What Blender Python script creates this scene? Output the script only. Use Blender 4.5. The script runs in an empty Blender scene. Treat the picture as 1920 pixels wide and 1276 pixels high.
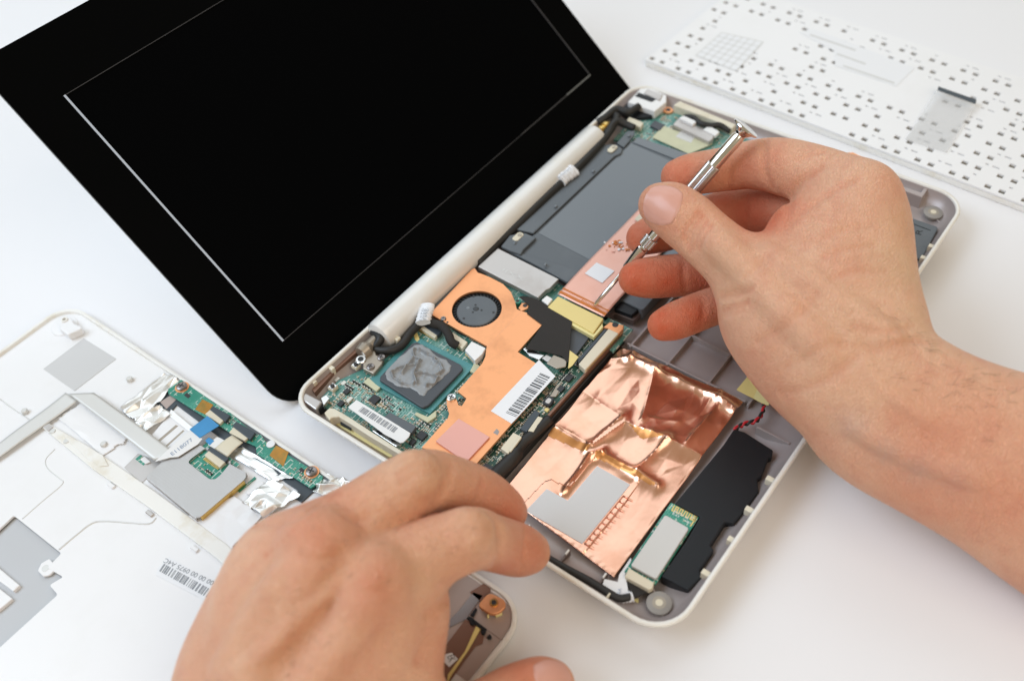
import bpy, bmesh, math, random
import numpy as np
from mathutils import Vector, Matrix, noise
from mathutils.geometry import delaunay_2d_cdt, tessellate_polygon

# ---------------------------------------------------------------- camera, world, lamps, exposure
scene = bpy.context.scene
col = scene.collection
MM = 0.001
# camera recovered from the four corners of the netbook base (262 x 180 mm, rim 14 mm above the table)
CR = np.array([[0.60232366, -0.79572343, -0.06348566], [-0.61958046, -0.41587968, -0.66570575], [0.50331527, 0.44030479, -0.74350886]])
CC = np.array([-136.524, -61.741, 325.688])          # mm above the table
FPX = 1877.0                                          # focal length in photograph pixels (1920 wide)
cam_data = bpy.data.cameras.new('camera')
cam = bpy.data.objects.new('camera', cam_data)
col.objects.link(cam)
cam.matrix_world = Matrix(((CR[0][0], -CR[1][0], -CR[2][0], CC[0] * MM), (CR[0][1], -CR[1][1], -CR[2][1], CC[1] * MM), (CR[0][2], -CR[1][2], -CR[2][2], CC[2] * MM), (0, 0, 0, 1)))
cam_data.sensor_width = 36.0
cam_data.lens = FPX / 1920 * 36
cam_data.clip_start = 0.01
cam_data.clip_end = 50
cam_data.dof.use_dof = True
cam_data.dof.focus_distance = 0.402
cam_data.dof.aperture_fstop = 8.2
scene.camera = cam

world = bpy.data.worlds.new('World')
scene.world = world
world.use_nodes = True
world.node_tree.nodes['Background'].inputs['Color'].default_value = (1.0, 0.84, 0.57, 1)
world.node_tree.nodes['Background'].inputs['Strength'].default_value = 0.35


def area_lamp(name, loc, target, size, power, colour):
    d = bpy.data.lights.new(name, 'AREA')
    d.shape = 'RECTANGLE'
    d.size, d.size_y = size
    d.energy = power
    d.color = colour
    o = bpy.data.objects.new(name, d)
    col.objects.link(o)
    o.location = loc
    o.rotation_euler = (Vector(target) - Vector(loc)).to_track_quat('-Z', 'Y').to_euler()
    return o


area_lamp('window_light', (-0.75, 1.05, 1.35), (0.08, 0.08, 0), (1.3, 1.0), 23, (0.68, 0.83, 1.0))
area_lamp('copper_fill_light', (1.6, 1.4, 1.9), (0.1, 0.1, 0), (3.0, 2.4), 30, (0.76, 0.88, 1.0))  # unseen lamp added to brighten what the copper reflects
area_lamp('room_light', (-0.35, -1.15, 1.3), (0.08, 0.05, 0), (1.5, 1.2), 13.5, (1.0, 0.90, 0.79))
scene.view_settings.view_transform = 'Standard'
scene.view_settings.look = 'None'
scene.view_settings.exposure = 0.0
scene.view_settings.gamma = 1.0

# ---------------------------------------------------------------- photograph pixel -> point in mm


def P(px, py, z):
    d = CR.T @ np.array([(px - 960) / FPX, (py - 638) / FPX, 1.0])
    l = (z - CC[2]) / d[2]
    q = CC + l * d
    return Vector((q[0], q[1], q[2]))


def Pd(px, py, depth):
    q = CC + CR.T @ np.array([(px - 960) / FPX * depth, (py - 638) / FPX * depth, depth])
    return Vector((q[0], q[1], q[2]))


FR = {0: (0, 0, 1), 1: (0, 560, 2.9), 2: (0, 840, 2.909), 3: (540, 560, 3.9875), 4: (780, 440, 3.9875), 5: (860, 150, 3.645), 6: (1180, 0, 2.5946),
      7: (900, 640, 2.278), 8: (1100, 220, 2.9), 9: (280, 820, 2.4), 12: (1300, 600, 2.127), 13: (880, 780, 3.989), 14: (1080, 860, 3.752), 16: (800, 1060, 5.907)}


def Z(fr, *pts):
    ox, oy, s = FR[fr]
    return [(ox + x / s, oy + y / s) for x, y in pts]


def W(fr, z, *pts):
    return [P(x, y, z) for x, y in Z(fr, *pts)]


# ---------------------------------------------------------------- materials
MATS = {}


def mat(name, colour, rough=0.5, metal=0.0, var=0.08, vscale=60, bump=0.0, bscale=900, spec=0.5, sheen=0.0, coat=0.0, alpha=1.0, trans=0.0, dirt=None, dirt_amt=0.3, dirt_scale=40, rvar=0.1, sss=0.0):
    if name in MATS:
        return MATS[name]
    m = bpy.data.materials.new(name)
    m.use_nodes = True
    nt = m.node_tree
    b = nt.nodes['Principled BSDF']
    L = nt.links.new
    tc = nt.nodes.new('ShaderNodeTexCoord')
    n1 = nt.nodes.new('ShaderNodeTexNoise')
    n1.inputs['Scale'].default_value = vscale
    n1.inputs['Detail'].default_value = 6
    L(tc.outputs['Object'], n1.inputs['Vector'])
    mx = nt.nodes.new('ShaderNodeMix')
    mx.data_type = 'RGBA'
    c = colour
    mx.inputs[6].default_value = (c[0] * (1 - var), c[1] * (1 - var), c[2] * (1 - var), 1)
    mx.inputs[7].default_value = (min(1, c[0] * (1 + var)), min(1, c[1] * (1 + var)), min(1, c[2] * (1 + var)), 1)
    L(n1.outputs['Fac'], mx.inputs[0])
    out = mx.outputs[2]
    if dirt:
        n2 = nt.nodes.new('ShaderNodeTexNoise')
        n2.inputs['Scale'].default_value = dirt_scale
        n2.inputs['Detail'].default_value = 8
        n2.inputs['Roughness'].default_value = 0.65
        L(tc.outputs['Object'], n2.inputs['Vector'])
        r = nt.nodes.new('ShaderNodeValToRGB')
        r.color_ramp.elements[0].position = 0.5
        r.color_ramp.elements[0].color = (0, 0, 0, 1)
        r.color_ramp.elements[1].position = 0.72
        r.color_ramp.elements[1].color = (dirt_amt, dirt_amt, dirt_amt, 1)
        L(n2.outputs['Fac'], r.inputs[0])
        mx2 = nt.nodes.new('ShaderNodeMix')
        mx2.data_type = 'RGBA'
        L(r.outputs[0], mx2.inputs[0])
        L(out, mx2.inputs[6])
        mx2.inputs[7].default_value = (*dirt, 1)
        out = mx2.outputs[2]
    L(out, b.inputs['Base Color'])
    mr = nt.nodes.new('ShaderNodeMapRange')
    mr.inputs[3].default_value = max(0.02, rough * (1 - rvar * 2))
    mr.inputs[4].default_value = min(1, rough * (1 + rvar * 2))
    L(n1.outputs['Fac'], mr.inputs[0])
    L(mr.outputs[0], b.inputs['Roughness'])
    b.inputs['Metallic'].default_value = metal
    b.inputs['Specular IOR Level'].default_value = spec
    b.inputs['Coat Weight'].default_value = coat
    b.inputs['Coat Roughness'].default_value = 0.08
    b.inputs['Alpha'].default_value = alpha
    b.inputs['Transmission Weight'].default_value = trans
    if sss:
        b.inputs['Subsurface Weight'].default_value = sss
        b.inputs['Subsurface Radius'].default_value = (1, 0.8, 0.6)
        b.inputs['Subsurface Scale'].default_value = 0.002
    if bump:
        n3 = nt.nodes.new('ShaderNodeTexNoise')
        n3.inputs['Scale'].default_value = bscale
        n3.inputs['Detail'].default_value = 4
        L(tc.outputs['Object'], n3.inputs['Vector'])
        bp = nt.nodes.new('ShaderNodeBump')
        bp.inputs['Strength'].default_value = bump
        bp.inputs['Distance'].default_value = 0.0003
        L(n3.outputs['Fac'], bp.inputs['Height'])
        L(bp.outputs[0], b.inputs['Normal'])
    MATS[name] = m
    return m


def pcb_material(name, base, light, gold=(0.55, 0.45, 0.25), silk=0.85):
    m = bpy.data.materials.new(name)
    m.use_nodes = True
    nt = m.node_tree
    b = nt.nodes['Principled BSDF']
    L = nt.links.new
    tc = nt.nodes.new('ShaderNodeTexCoord')

    def ramp(src, p0, p1, v1=1.0):
        r = nt.nodes.new('ShaderNodeValToRGB')
        r.color_ramp.elements[0].position = p0
        r.color_ramp.elements[0].color = (0, 0, 0, 1)
        r.color_ramp.elements[1].position = p1
        r.color_ramp.elements[1].color = (v1, v1, v1, 1)
        L(src, r.inputs[0])
        return r.outputs[0]

    def mixc(fac, a, bcol):
        x = nt.nodes.new('ShaderNodeMix')
        x.data_type = 'RGBA'
        L(fac, x.inputs[0])
        if isinstance(a, tuple):
            x.inputs[6].default_value = (*a, 1)
        else:
            L(a, x.inputs[6])
        x.inputs[7].default_value = (*bcol, 1)
        return x.outputs[2]
    # copper traces: manhattan-metric cell borders at two scales
    v = nt.nodes.new('ShaderNodeTexBrick')
    v.inputs['Scale'].default_value = 260
    v.inputs['Mortar Size'].default_value = 0.05
    v.inputs['Mortar Smooth'].default_value = 0.2
    v.inputs['Color1'].default_value = (0, 0, 0, 1)
    v.inputs['Color2'].default_value = (0.35, 0.35, 0.35, 1)
    v.inputs['Mortar'].default_value = (1, 1, 1, 1)
    wn = nt.nodes.new('ShaderNodeTexNoise')
    wn.inputs['Scale'].default_value = 120
    L(tc.outputs['Object'], wn.inputs['Vector'])
    add = nt.nodes.new('ShaderNodeMixRGB')
    add.blend_type = 'ADD'
    add.inputs[0].default_value = 0.004
    L(tc.outputs['Object'], add.inputs[1])
    L(wn.outputs['Color'], add.inputs[2])
    L(add.outputs[0], v.inputs['Vector'])
    n = nt.nodes.new('ShaderNodeTexNoise')
    n.inputs['Scale'].default_value = 90
    L(tc.outputs['Object'], n.inputs['Vector'])
    mask = ramp(n.outputs['Fac'], 0.42, 0.6)
    mul = nt.nodes.new('ShaderNodeMath')
    mul.operation = 'MULTIPLY'
    L(v.outputs['Color'], mul.inputs[0])
    L(mask, mul.inputs[1])
    c = mixc(mul.outputs[0], base, light)
    # vias / pads
    vo = nt.nodes.new('ShaderNodeTexVoronoi')
    vo.inputs['Scale'].default_value = 420
    L(tc.outputs['Object'], vo.inputs['Vector'])
    lt = nt.nodes.new('ShaderNodeMath')
    lt.operation = 'LESS_THAN'
    lt.inputs[1].default_value = 0.2
    L(vo.outputs['Distance'], lt.inputs[0])
    dots = lt.outputs[0]
    n2 = nt.nodes.new('ShaderNodeTexNoise')
    n2.inputs['Scale'].default_value = 150
    L(tc.outputs['Object'], n2.inputs['Vector'])
    m2 = ramp(n2.outputs['Fac'], 0.52, 0.6)
    mul2 = nt.nodes.new('ShaderNodeMath')
    mul2.operation = 'MULTIPLY'
    L(dots, mul2.inputs[0])
    L(m2, mul2.inputs[1])
    c = mixc(mul2.outputs[0], c, gold)
    # white silkscreen outlines in places
    v2 = nt.nodes.new('ShaderNodeTexBrick')
    v2.inputs['Scale'].default_value = 115
    v2.inputs['Mortar Size'].default_value = 0.022
    v2.inputs['Mortar Smooth'].default_value = 0.1
    v2.inputs['Color1'].default_value = (0, 0, 0, 1)
    v2.inputs['Color2'].default_value = (0, 0, 0, 1)
    v2.inputs['Mortar'].default_value = (1, 1, 1, 1)
    v2.offset = 0.37
    L(tc.outputs['Object'], v2.inputs['Vector'])
    n3 = nt.nodes.new('ShaderNodeTexNoise')
    n3.inputs['Scale'].default_value = 260
    L(tc.outputs['Object'], n3.inputs['Vector'])
    mul3 = nt.nodes.new('ShaderNodeMath')
    mul3.operation = 'MULTIPLY'
    L(v2.outputs['Color'], mul3.inputs[0])
    L(ramp(n3.outputs['Fac'], 0.5, 0.54, silk), mul3.inputs[1])
    c = mixc(mul3.outputs[0], c, (0.62, 0.68, 0.62))
    L(c, b.inputs['Base Color'])
    b.inputs['Roughness'].default_value = 0.38
    bp = nt.nodes.new('ShaderNodeBump')
    bp.inputs['Strength'].default_value = 0.25
    bp.inputs['Distance'].default_value = 0.0001
    L(mul.outputs[0], bp.inputs['Height'])
    L(bp.outputs[0], b.inputs['Normal'])
    MATS[name] = m
    return m


mat('table_white', (0.82, 0.82, 0.845), 0.42, var=0.012, vscale=4, bump=0.03, bscale=600, spec=0.35)
mat('pearl_white', (0.81, 0.79, 0.745), 0.3, var=0.03, coat=0.3, dirt=(0.6, 0.5, 0.33), dirt_amt=0.35, dirt_scale=90)
mat('hinge_white', (0.80, 0.79, 0.765), 0.25, var=0.03, coat=0.5, dirt=(0.72, 0.65, 0.48), dirt_amt=0.3, dirt_scale=60)
mat('cream_plastic', (0.74, 0.69, 0.56), 0.42, var=0.05, dirt=(0.5, 0.38, 0.18), dirt_amt=0.4, dirt_scale=120)
mat('mauve_paint', (0.40, 0.345, 0.335), 0.36, metal=0.2, var=0.12, bump=0.12, bscale=2200, dirt=(0.36, 0.30, 0.29), dirt_amt=0.6, dirt_scale=28)
mat('boss_grey', (0.30, 0.28, 0.26), 0.5, var=0.1, bump=0.1)
mat('mauve_dark', (0.14, 0.105, 0.095), 0.38, metal=0.3, var=0.15, bump=0.1)
mat('black_glass', (0.0015, 0.0017, 0.002), 0.3, var=0.0, spec=0.03, rvar=0)
mat('screen_black', (0.0012, 0.0014, 0.0018), 0.35, var=0.0, spec=0.02, rvar=0)
mat('glint_blue', (0.5, 0.57, 0.68), 0.4, var=0.1)  # colour of the reflection painted on the left screen edge
mat('glint_dim', (0.045, 0.045, 0.05), 0.4, var=0.5, vscale=40)  # fainter glints painted on the other screen edges
mat('lid_side', (0.16, 0.17, 0.17), 0.35, var=0.1)
mat('copper_plate', (0.94, 0.44, 0.215), 0.46, metal=0.75, var=0.09, vscale=28, bump=0.5, bscale=45, dirt=(0.55, 0.24, 0.12), dirt_amt=0.55, dirt_scale=55)
mat('copper_foil', (0.94, 0.54, 0.39), 0.25, metal=0.97, var=0.06, vscale=30, dirt=(0.72, 0.3, 0.15), dirt_amt=0.5, dirt_scale=35)
mat('copper_edge', (0.75, 0.36, 0.22), 0.3, metal=0.9)
mat('amber_tape', (0.62, 0.27, 0.09), 0.33, metal=0.75, var=0.15, vscale=90)
mat('kapton_dark', (0.42, 0.20, 0.025), 0.25, metal=0.3, var=0.35, vscale=350, dirt=(0.16, 0.2, 0.06), dirt_amt=0.8, dirt_scale=260)
mat('silver_foil', (0.93, 0.92, 0.9), 0.45, metal=1.0, var=0.04)
mat('steel', (0.72, 0.71, 0.7), 0.24, metal=1.0, var=0.06)
mat('chrome', (0.82, 0.81, 0.79), 0.14, metal=1.0, var=0.03, vscale=200)
mat('dull_metal', (0.56, 0.53, 0.51), 0.42, metal=0.75, var=0.08, bump=0.08, bscale=700, dirt=(0.35, 0.29, 0.25), dirt_amt=0.4)
mat('bracket_metal', (0.40, 0.35, 0.29), 0.42, metal=0.7, var=0.2)
mat('screw_dark', (0.30, 0.27, 0.26), 0.32, metal=0.9)
mat('brass', (0.72, 0.5, 0.17), 0.3, metal=1.0)
mat('gold_pin', (0.72, 0.52, 0.2), 0.3, metal=0.9)
mat('slate_cover', (0.105, 0.12, 0.135), 0.42, var=0.06, vscale=25, bump=0.05, bscale=500, dirt=(0.2, 0.22, 0.235), dirt_amt=0.35, dirt_scale=25)
mat('slate_film', (0.165, 0.185, 0.205), 0.33, var=0.05, vscale=20, dirt=(0.25, 0.27, 0.285), dirt_amt=0.5, dirt_scale=18)
mat('black_plastic', (0.010, 0.012, 0.015), 0.45, var=0.15, bump=0.1, bscale=1200, spec=0.35)
mat('black_rubber', (0.02, 0.019, 0.018), 0.55, var=0.25, bump=0.4, bscale=900)
mat('black_cloth', (0.035, 0.032, 0.03), 0.75, var=0.25, bump=0.7, bscale=2500, spec=0.25)
mat('chip_black', (0.022, 0.024, 0.028), 0.42, var=0.1, bump=0.1)
mat('chip_slate', (0.06, 0.068, 0.08), 0.45, var=0.08, bump=0.05)
mat('fan_black', (0.03, 0.034, 0.038), 0.36, var=0.1)
mat('connector_cream', (0.70, 0.64, 0.50), 0.4, var=0.06)
mat('connector_dark', (0.045, 0.06, 0.075), 0.4, var=0.1)
mat('white_plastic', (0.83, 0.83, 0.83), 0.36, var=0.02)
mat('panel_white', (0.84, 0.84, 0.855), 0.3, var=0.012, vscale=20, dirt=(0.74, 0.73, 0.72), dirt_amt=0.25, dirt_scale=30, spec=0.4)
mat('panel_cream', (0.84, 0.83, 0.80), 0.36, var=0.05, dirt=(0.6, 0.5, 0.3), dirt_amt=0.5, dirt_scale=70)
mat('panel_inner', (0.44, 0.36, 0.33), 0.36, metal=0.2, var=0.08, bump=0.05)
mat('sticker_grey', (0.60, 0.60, 0.605), 0.55, var=0.012)
mat('sticker_white', (0.82, 0.83, 0.86), 0.45, var=0.015)
mat('label_print', (0.06, 0.065, 0.075), 0.55, var=0.1)
mat('label_print_grey', (0.28, 0.30, 0.33), 0.55, var=0.1)
mat('print_blue', (0.24, 0.32, 0.45), 0.55, var=0.1)
mat('shield_grey', (0.62, 0.615, 0.60), 0.4, metal=0.15, var=0.02)
mat('pad_pink', (0.80, 0.42, 0.36), 0.7, var=0.03, bump=0.1, bscale=600)
mat('yellow_tape', (0.76, 0.62, 0.24), 0.38, var=0.06, vscale=80)
mat('yellow_pale', (0.78, 0.70, 0.33), 0.42, var=0.07, bump=0.1, bscale=300)
mat('flex_copper', (0.80, 0.45, 0.36), 0.36, metal=0.25, var=0.06, vscale=70, dirt=(0.72, 0.34, 0.24), dirt_amt=0.35, dirt_scale=120)
mat('flex_rust', (0.55, 0.16, 0.02), 0.4, metal=0.2, var=0.3, vscale=300)
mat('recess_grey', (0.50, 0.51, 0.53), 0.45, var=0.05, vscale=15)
mat('flex_grey', (0.68, 0.68, 0.665), 0.4, var=0.04, vscale=30, metal=0.2)
mat('flex_white', (0.80, 0.80, 0.80), 0.4, var=0.02)
mat('blue_tab', (0.04, 0.26, 0.55), 0.35, var=0.15, vscale=200)
mat('thermal_paste', (0.31, 0.32, 0.33), 0.5, var=0.18, vscale=250, metal=0.2, bump=0.25, bscale=1500)
mat('glue_cream', (0.58, 0.58, 0.40), 0.5, var=0.12, vscale=200)
mat('smd_tan', (0.42, 0.33, 0.22), 0.5, var=0.3, vscale=300)
mat('smd_dark', (0.03, 0.03, 0.032), 0.5)
mat('smd_pad', (0.66, 0.64, 0.58), 0.35, metal=0.6)
mat('wire_red', (0.55, 0.02, 0.03), 0.4)
mat('ribbon_clear', (0.66, 0.66, 0.66), 0.3, var=0.05, alpha=0.4)
mat('hole_grey', (0.18, 0.16, 0.13), 0.7, var=0.5, vscale=60)
mat('trackpad_metal', (0.56, 0.55, 0.545), 0.36, metal=0.75, var=0.03)
mat('brown_bay', (0.24, 0.13, 0.09), 0.38, metal=0.4, var=0.2)
pcb_material('pcb_teal', (0.06, 0.21, 0.18), (0.24, 0.44, 0.39))
pcb_material('pcb_dark', (0.012, 0.06, 0.04), (0.06, 0.17, 0.12))
pcb_material('pcb_green', (0.02, 0.24, 0.17), (0.09, 0.36, 0.27))
pcb_material('pcb_substrate', (0.06, 0.24, 0.25), (0.10, 0.30, 0.31), (0.13, 0.34, 0.34), 0.0)

# woven dimples of the trackpad plate
_m = MATS['trackpad_metal'].node_tree
_bk = _m.nodes.new('ShaderNodeTexBrick')
_bk.inputs['Scale'].default_value = 420
_bk.inputs['Mortar Size'].default_value = 0.06
_bk.offset = 0.0
_tc = _m.nodes.new('ShaderNodeTexCoord')
_m.links.new(_tc.outputs['Object'], _bk.inputs['Vector'])
_bp = _m.nodes.new('ShaderNodeBump')
_bp.inputs['Strength'].default_value = 0.5
_bp.inputs['Distance'].default_value = 0.0002
_bp.invert = True
_m.links.new(_bk.outputs['Fac'], _bp.inputs['Height'])
_m.links.new(_bp.outputs[0], _m.nodes['Principled BSDF'].inputs['Normal'])

# ---------------------------------------------------------------- object helpers (all coordinates in mm)


def tag(o, label=None, cat=None, group=None, kind=None):
    if label: o['label'] = label
    if cat: o['category'] = cat
    if group: o['group'] = group
    if kind: o['kind'] = kind
    return o


def thing(name, label, cat, loc, group=None):
    o = bpy.data.objects.new(name, None)
    o.empty_display_size = 0.01
    o.location = Vector(loc) * MM
    col.objects.link(o)
    return tag(o, label, cat, group)


def attach(o, parent):
    if parent is not None:
        o.parent = parent
        root = parent
        while root.parent is not None:
            root = root.parent
        o.matrix_parent_inverse = Matrix.Translation(-root.location) if parent is root else Matrix.Identity(4)
    return o


def obj(name, verts, faces, m, parent=None, smooth=False, bevel=0.0, seg=2):
    me = bpy.data.meshes.new(name)
    me.from_pydata([(v[0] * MM, v[1] * MM, v[2] * MM) for v in verts], [], faces)
    me.update()
    me.materials.append(MATS[m] if isinstance(m, str) else m)
    if smooth:
        me.polygons.foreach_set('use_smooth', [True] * len(me.polygons))
    o = bpy.data.objects.new(name, me)
    col.objects.link(o)
    attach(o, parent)
    if bevel:
        b = o.modifiers.new('bevel', 'BEVEL')
        b.width = bevel * MM
        b.segments = seg
        b.limit_method = 'ANGLE'
        b.angle_limit = math.radians(50)
    return o


class MB:
    """collects simple solids that belong to one piece"""

    def __init__(self):
        self.v, self.f = [], []

    def prism(self, pts, th):
        n, k = len(pts), len(self.v)
        a = sum(pts[i][0] * pts[(i + 1) % n][1] - pts[(i + 1) % n][0] * pts[i][1] for i in range(n))
        if a < 0: pts = pts[::-1]
        self.v += [tuple(p) for p in pts] + [(p[0], p[1], p[2] - th) for p in pts]
        self.f.append(tuple(range(k, k + n)))
        self.f.append(tuple(range(k + 2 * n - 1, k + n - 1, -1)))
        for i in range(n):
            j = (i + 1) % n
            self.f.append((k + i, k + n + i, k + n + j, k + j))
        return self

    def box(self, c, s, rz=0.0):
        """c = centre of the base, s = size"""
        ca, sa = math.cos(rz), math.sin(rz)
        q = [(-s[0] / 2, -s[1] / 2), (s[0] / 2, -s[1] / 2), (s[0] / 2, s[1] / 2), (-s[0] / 2, s[1] / 2)]
        return self.prism([(c[0] + x * ca - y * sa, c[1] + x * sa + y * ca, c[2] + s[2]) for x, y in q], s[2])

    def revolve(self, a, b, prof, n=24, ridges=0):
        """surface of revolution about a->b; prof = [(t 0..1, radius)]"""
        a, b = Vector(a), Vector(b)
        ax = (b - a)
        q = ax.normalized().to_track_quat('Z', 'Y').to_matrix()
        k = len(self.v)
        for t, r in prof:
            for i in range(n):
                w = 2 * math.pi * i / n
                rr = r * (0.93 if ridges and i % 2 else 1)
                p = a + ax * t + q @ Vector((rr * math.cos(w), rr * math.sin(w), 0))
                self.v.append(tuple(p))
        for j in range(len(prof) - 1):
            for i in range(n):
                i2 = (i + 1) % n
                self.f.append((k + j * n + i, k + j * n + i2, k + (j + 1) * n + i2, k + (j + 1) * n + i))
        self.f.append(tuple(range(k + n - 1, k - 1, -1)))
        e = k + (len(prof) - 1) * n
        self.f.append(tuple(range(e, e + n)))
        return self

    def tube(self, pts, r, n=8):
        pts = [Vector(p) for p in pts]
        k = len(self.v)
        up = Vector((0.13, 0.2, 0.97)).normalized()
        for i, p in enumerate(pts):
            d = (pts[min(i + 1, len(pts) - 1)] - pts[max(i - 1, 0)]).normalized()
            s = d.cross(up)
            s = s.normalized() if s.length > 1e-4 else Vector((1, 0, 0))
            u = s.cross(d)
            rr = r[i] if isinstance(r, (list, tuple)) else r
            for j in range(n):
                w = 2 * math.pi * j / n
                self.v.append(tuple(p + s * rr * math.cos(w) + u * rr * math.sin(w)))
        for i in range(len(pts) - 1):
            for j in range(n):
                j2 = (j + 1) % n
                self.f.append((k + i * n + j, k + i * n + j2, k + (i + 1) * n + j2, k + (i + 1) * n + j))
        self.f.append(tuple(range(k + n - 1, k - 1, -1)))
        e = k + (len(pts) - 1) * n
        self.f.append(tuple(range(e, e + n)))
        return self

    def build(self, name, m, parent=None, smooth=False, bevel=0.0, seg=2):
        return obj(name, self.v, self.f, m, parent, smooth, bevel, seg)


def prism(name, pts, th, m, parent=None, bevel=0.15):
    return MB().prism(pts, th).build(name, m, parent, bevel=bevel)


def block(name, c, s, m, parent=None, rz=0.0, bevel=0.12):
    return MB().box(c, s, rz).build(name, m, parent, bevel=bevel)


def smooth_by_angle(o, deg=40):
    me = o.data
    me.polygons.foreach_set('use_smooth', [True] * len(me.polygons))
    try:
        me.set_sharp_from_angle(angle=math.radians(deg))
    except Exception:
        pass
    return o


def spline(pts, n=8):
    """Catmull-Rom through points of any dimension"""
    A = np.array([np.array(p, float) for p in pts])
    A = np.vstack([2 * A[0] - A[1], A, 2 * A[-1] - A[-2]])
    out = []
    for i in range(1, len(A) - 2):
        for k in range(n):
            t = k / n
            p0, p1, p2, p3 = A[i - 1:i + 3]
            out.append(0.5 * (2 * p1 + (p2 - p0) * t + (2 * p0 - 5 * p1 + 4 * p2 - p3) * t * t + (3 * p1 - p0 - 3 * p2 + p3) * t ** 3))
    out.append(A[-2])
    return out


def rounded(pts, rad, n=5):
    """round the corners of a planar polygon (list of Vector)"""
    out = []
    N = len(pts)
    for i in range(N):
        p, a, b = Vector(pts[i]), Vector(pts[i - 1]), Vector(pts[(i + 1) % N])
        r = rad[i] if isinstance(rad, (list, tuple)) else rad
        da, db = (a - p), (b - p)
        r1 = min(r, da.length * 0.45, db.length * 0.45)
        s, e = p + da.normalized() * r1, p + db.normalized() * r1
        for k in range(n + 1):
            t = k / n
            out.append(s * (1 - t) ** 2 + p * 2 * t * (1 - t) + e * t * t)
    return out


def plate_with_holes(name, outer, holes, ztop, th, m, parent=None, bevel=0.0):
    """flat plate with real openings"""
    loops = [[Vector((p[0], p[1], 0)) for p in outer]] + [[Vector((p[0], p[1], 0)) for p in h] for h in holes]
    flat = [p for l in loops for p in l]
    tris = tessellate_polygon(loops)
    n = len(flat)
    v = [(p.x, p.y, ztop) for p in flat] + [(p.x, p.y, ztop - th) for p in flat]
    f = []
    for t in tris:
        a, b, c = (flat[i] for i in t)
        up = (b - a).cross(c - a).z > 0
        t = tuple(t) if up else tuple(t[::-1])
        f.append(t)
        f.append(tuple(i + n for i in t[::-1]))
    k = 0
    for li, l in enumerate(loops):
        N = len(l)
        area = sum(l[i].x * l[(i + 1) % N].y - l[(i + 1) % N].x * l[i].y for i in range(N))
        ccw = area > 0
        for i in range(N):
            j = (i + 1) % N
            q = (k + i, k + i + n, k + j + n, k + j)
            f.append(q if (ccw == (li == 0)) else q[::-1])
        k += N
    return obj(name, v, f, m, parent, bevel=bevel)


def circle(c, r, z=None, n=32):
    return [Vector((c[0] + r * math.cos(2 * math.pi * i / n), c[1] + r * math.sin(2 * math.pi * i / n), c[2] if z is None else z)) for i in range(n)]


def text(name, s, p0, p1, m, parent, height=None, lift=0.06):
    """lettering lying on the plane z of p0, running from p0 to p1"""
    cu = bpy.data.curves.new('lettering', 'FONT')
    cu.body = s
    cu.size = 1
    tmp = bpy.data.objects.new('tmp', cu)
    col.objects.link(tmp)
    dg = bpy.context.evaluated_depsgraph_get()
    me = bpy.data.meshes.new_from_object(tmp.evaluated_get(dg))
    bpy.data.objects.remove(tmp)
    bpy.data.curves.remove(cu)
    xs = [v.co.x for v in me.vertices]
    ys = [v.co.y for v in me.vertices]
    if not xs:
        return None
    p0, p1 = Vector(p0), Vector(p1)
    d = p1 - p0
    sx = d.length / (max(xs) - min(xs))
    sy = sx if height is None else height / (max(ys) - min(ys))
    u = d.normalized()
    w = Vector((0, 0, 1)).cross(u)
    for v in me.vertices:
        q = p0 + u * ((v.co.x - min(xs)) * sx) + w * ((v.co.y - min(ys)) * sy) + Vector((0, 0, lift))
        v.co = q * MM
    me.name = name
    me.materials.clear()
    me.materials.append(MATS[m])
    o = bpy.data.objects.new(name, me)
    col.objects.link(o)
    return attach(o, parent)


def barcode(name, a, b, c, d, m, parent, seed=1, n=34, lift=0.06):
    """bars spread from a to b, each running from the edge a-b to the edge d-c"""
    rng = random.Random(seed)
    a, b, c, d = map(Vector, (a, b, c, d))
    ws = [rng.choice((1, 1, 2, 3)) for _ in range(2 * n - 1)]
    tot = sum(ws)
    s = 0
    mb = MB()
    up = Vector((0, 0, lift))
    for i, w in enumerate(ws):
        if i % 2 == 0:
            t0, t1 = s / tot, (s + w) / tot
            q = [a.lerp(b, t0) + up, a.lerp(b, t1) + up, d.lerp(c, t1) + up, d.lerp(c, t0) + up]
            mb.prism(q, 0.04)
        s += w
    return mb.build(name, m, parent)


def inside(p, poly):
    x, y = p[0], p[1]
    r = False
    n = len(poly)
    for i in range(n):
        x1, y1 = poly[i][0], poly[i][1]
        x2, y2 = poly[i - 1][0], poly[i - 1][1]
        if (y1 > y) != (y2 > y) and x < (x2 - x1) * (y - y1) / (y2 - y1) + x1:
            r = not r
    return r


SCREW_MESH = {}


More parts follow.
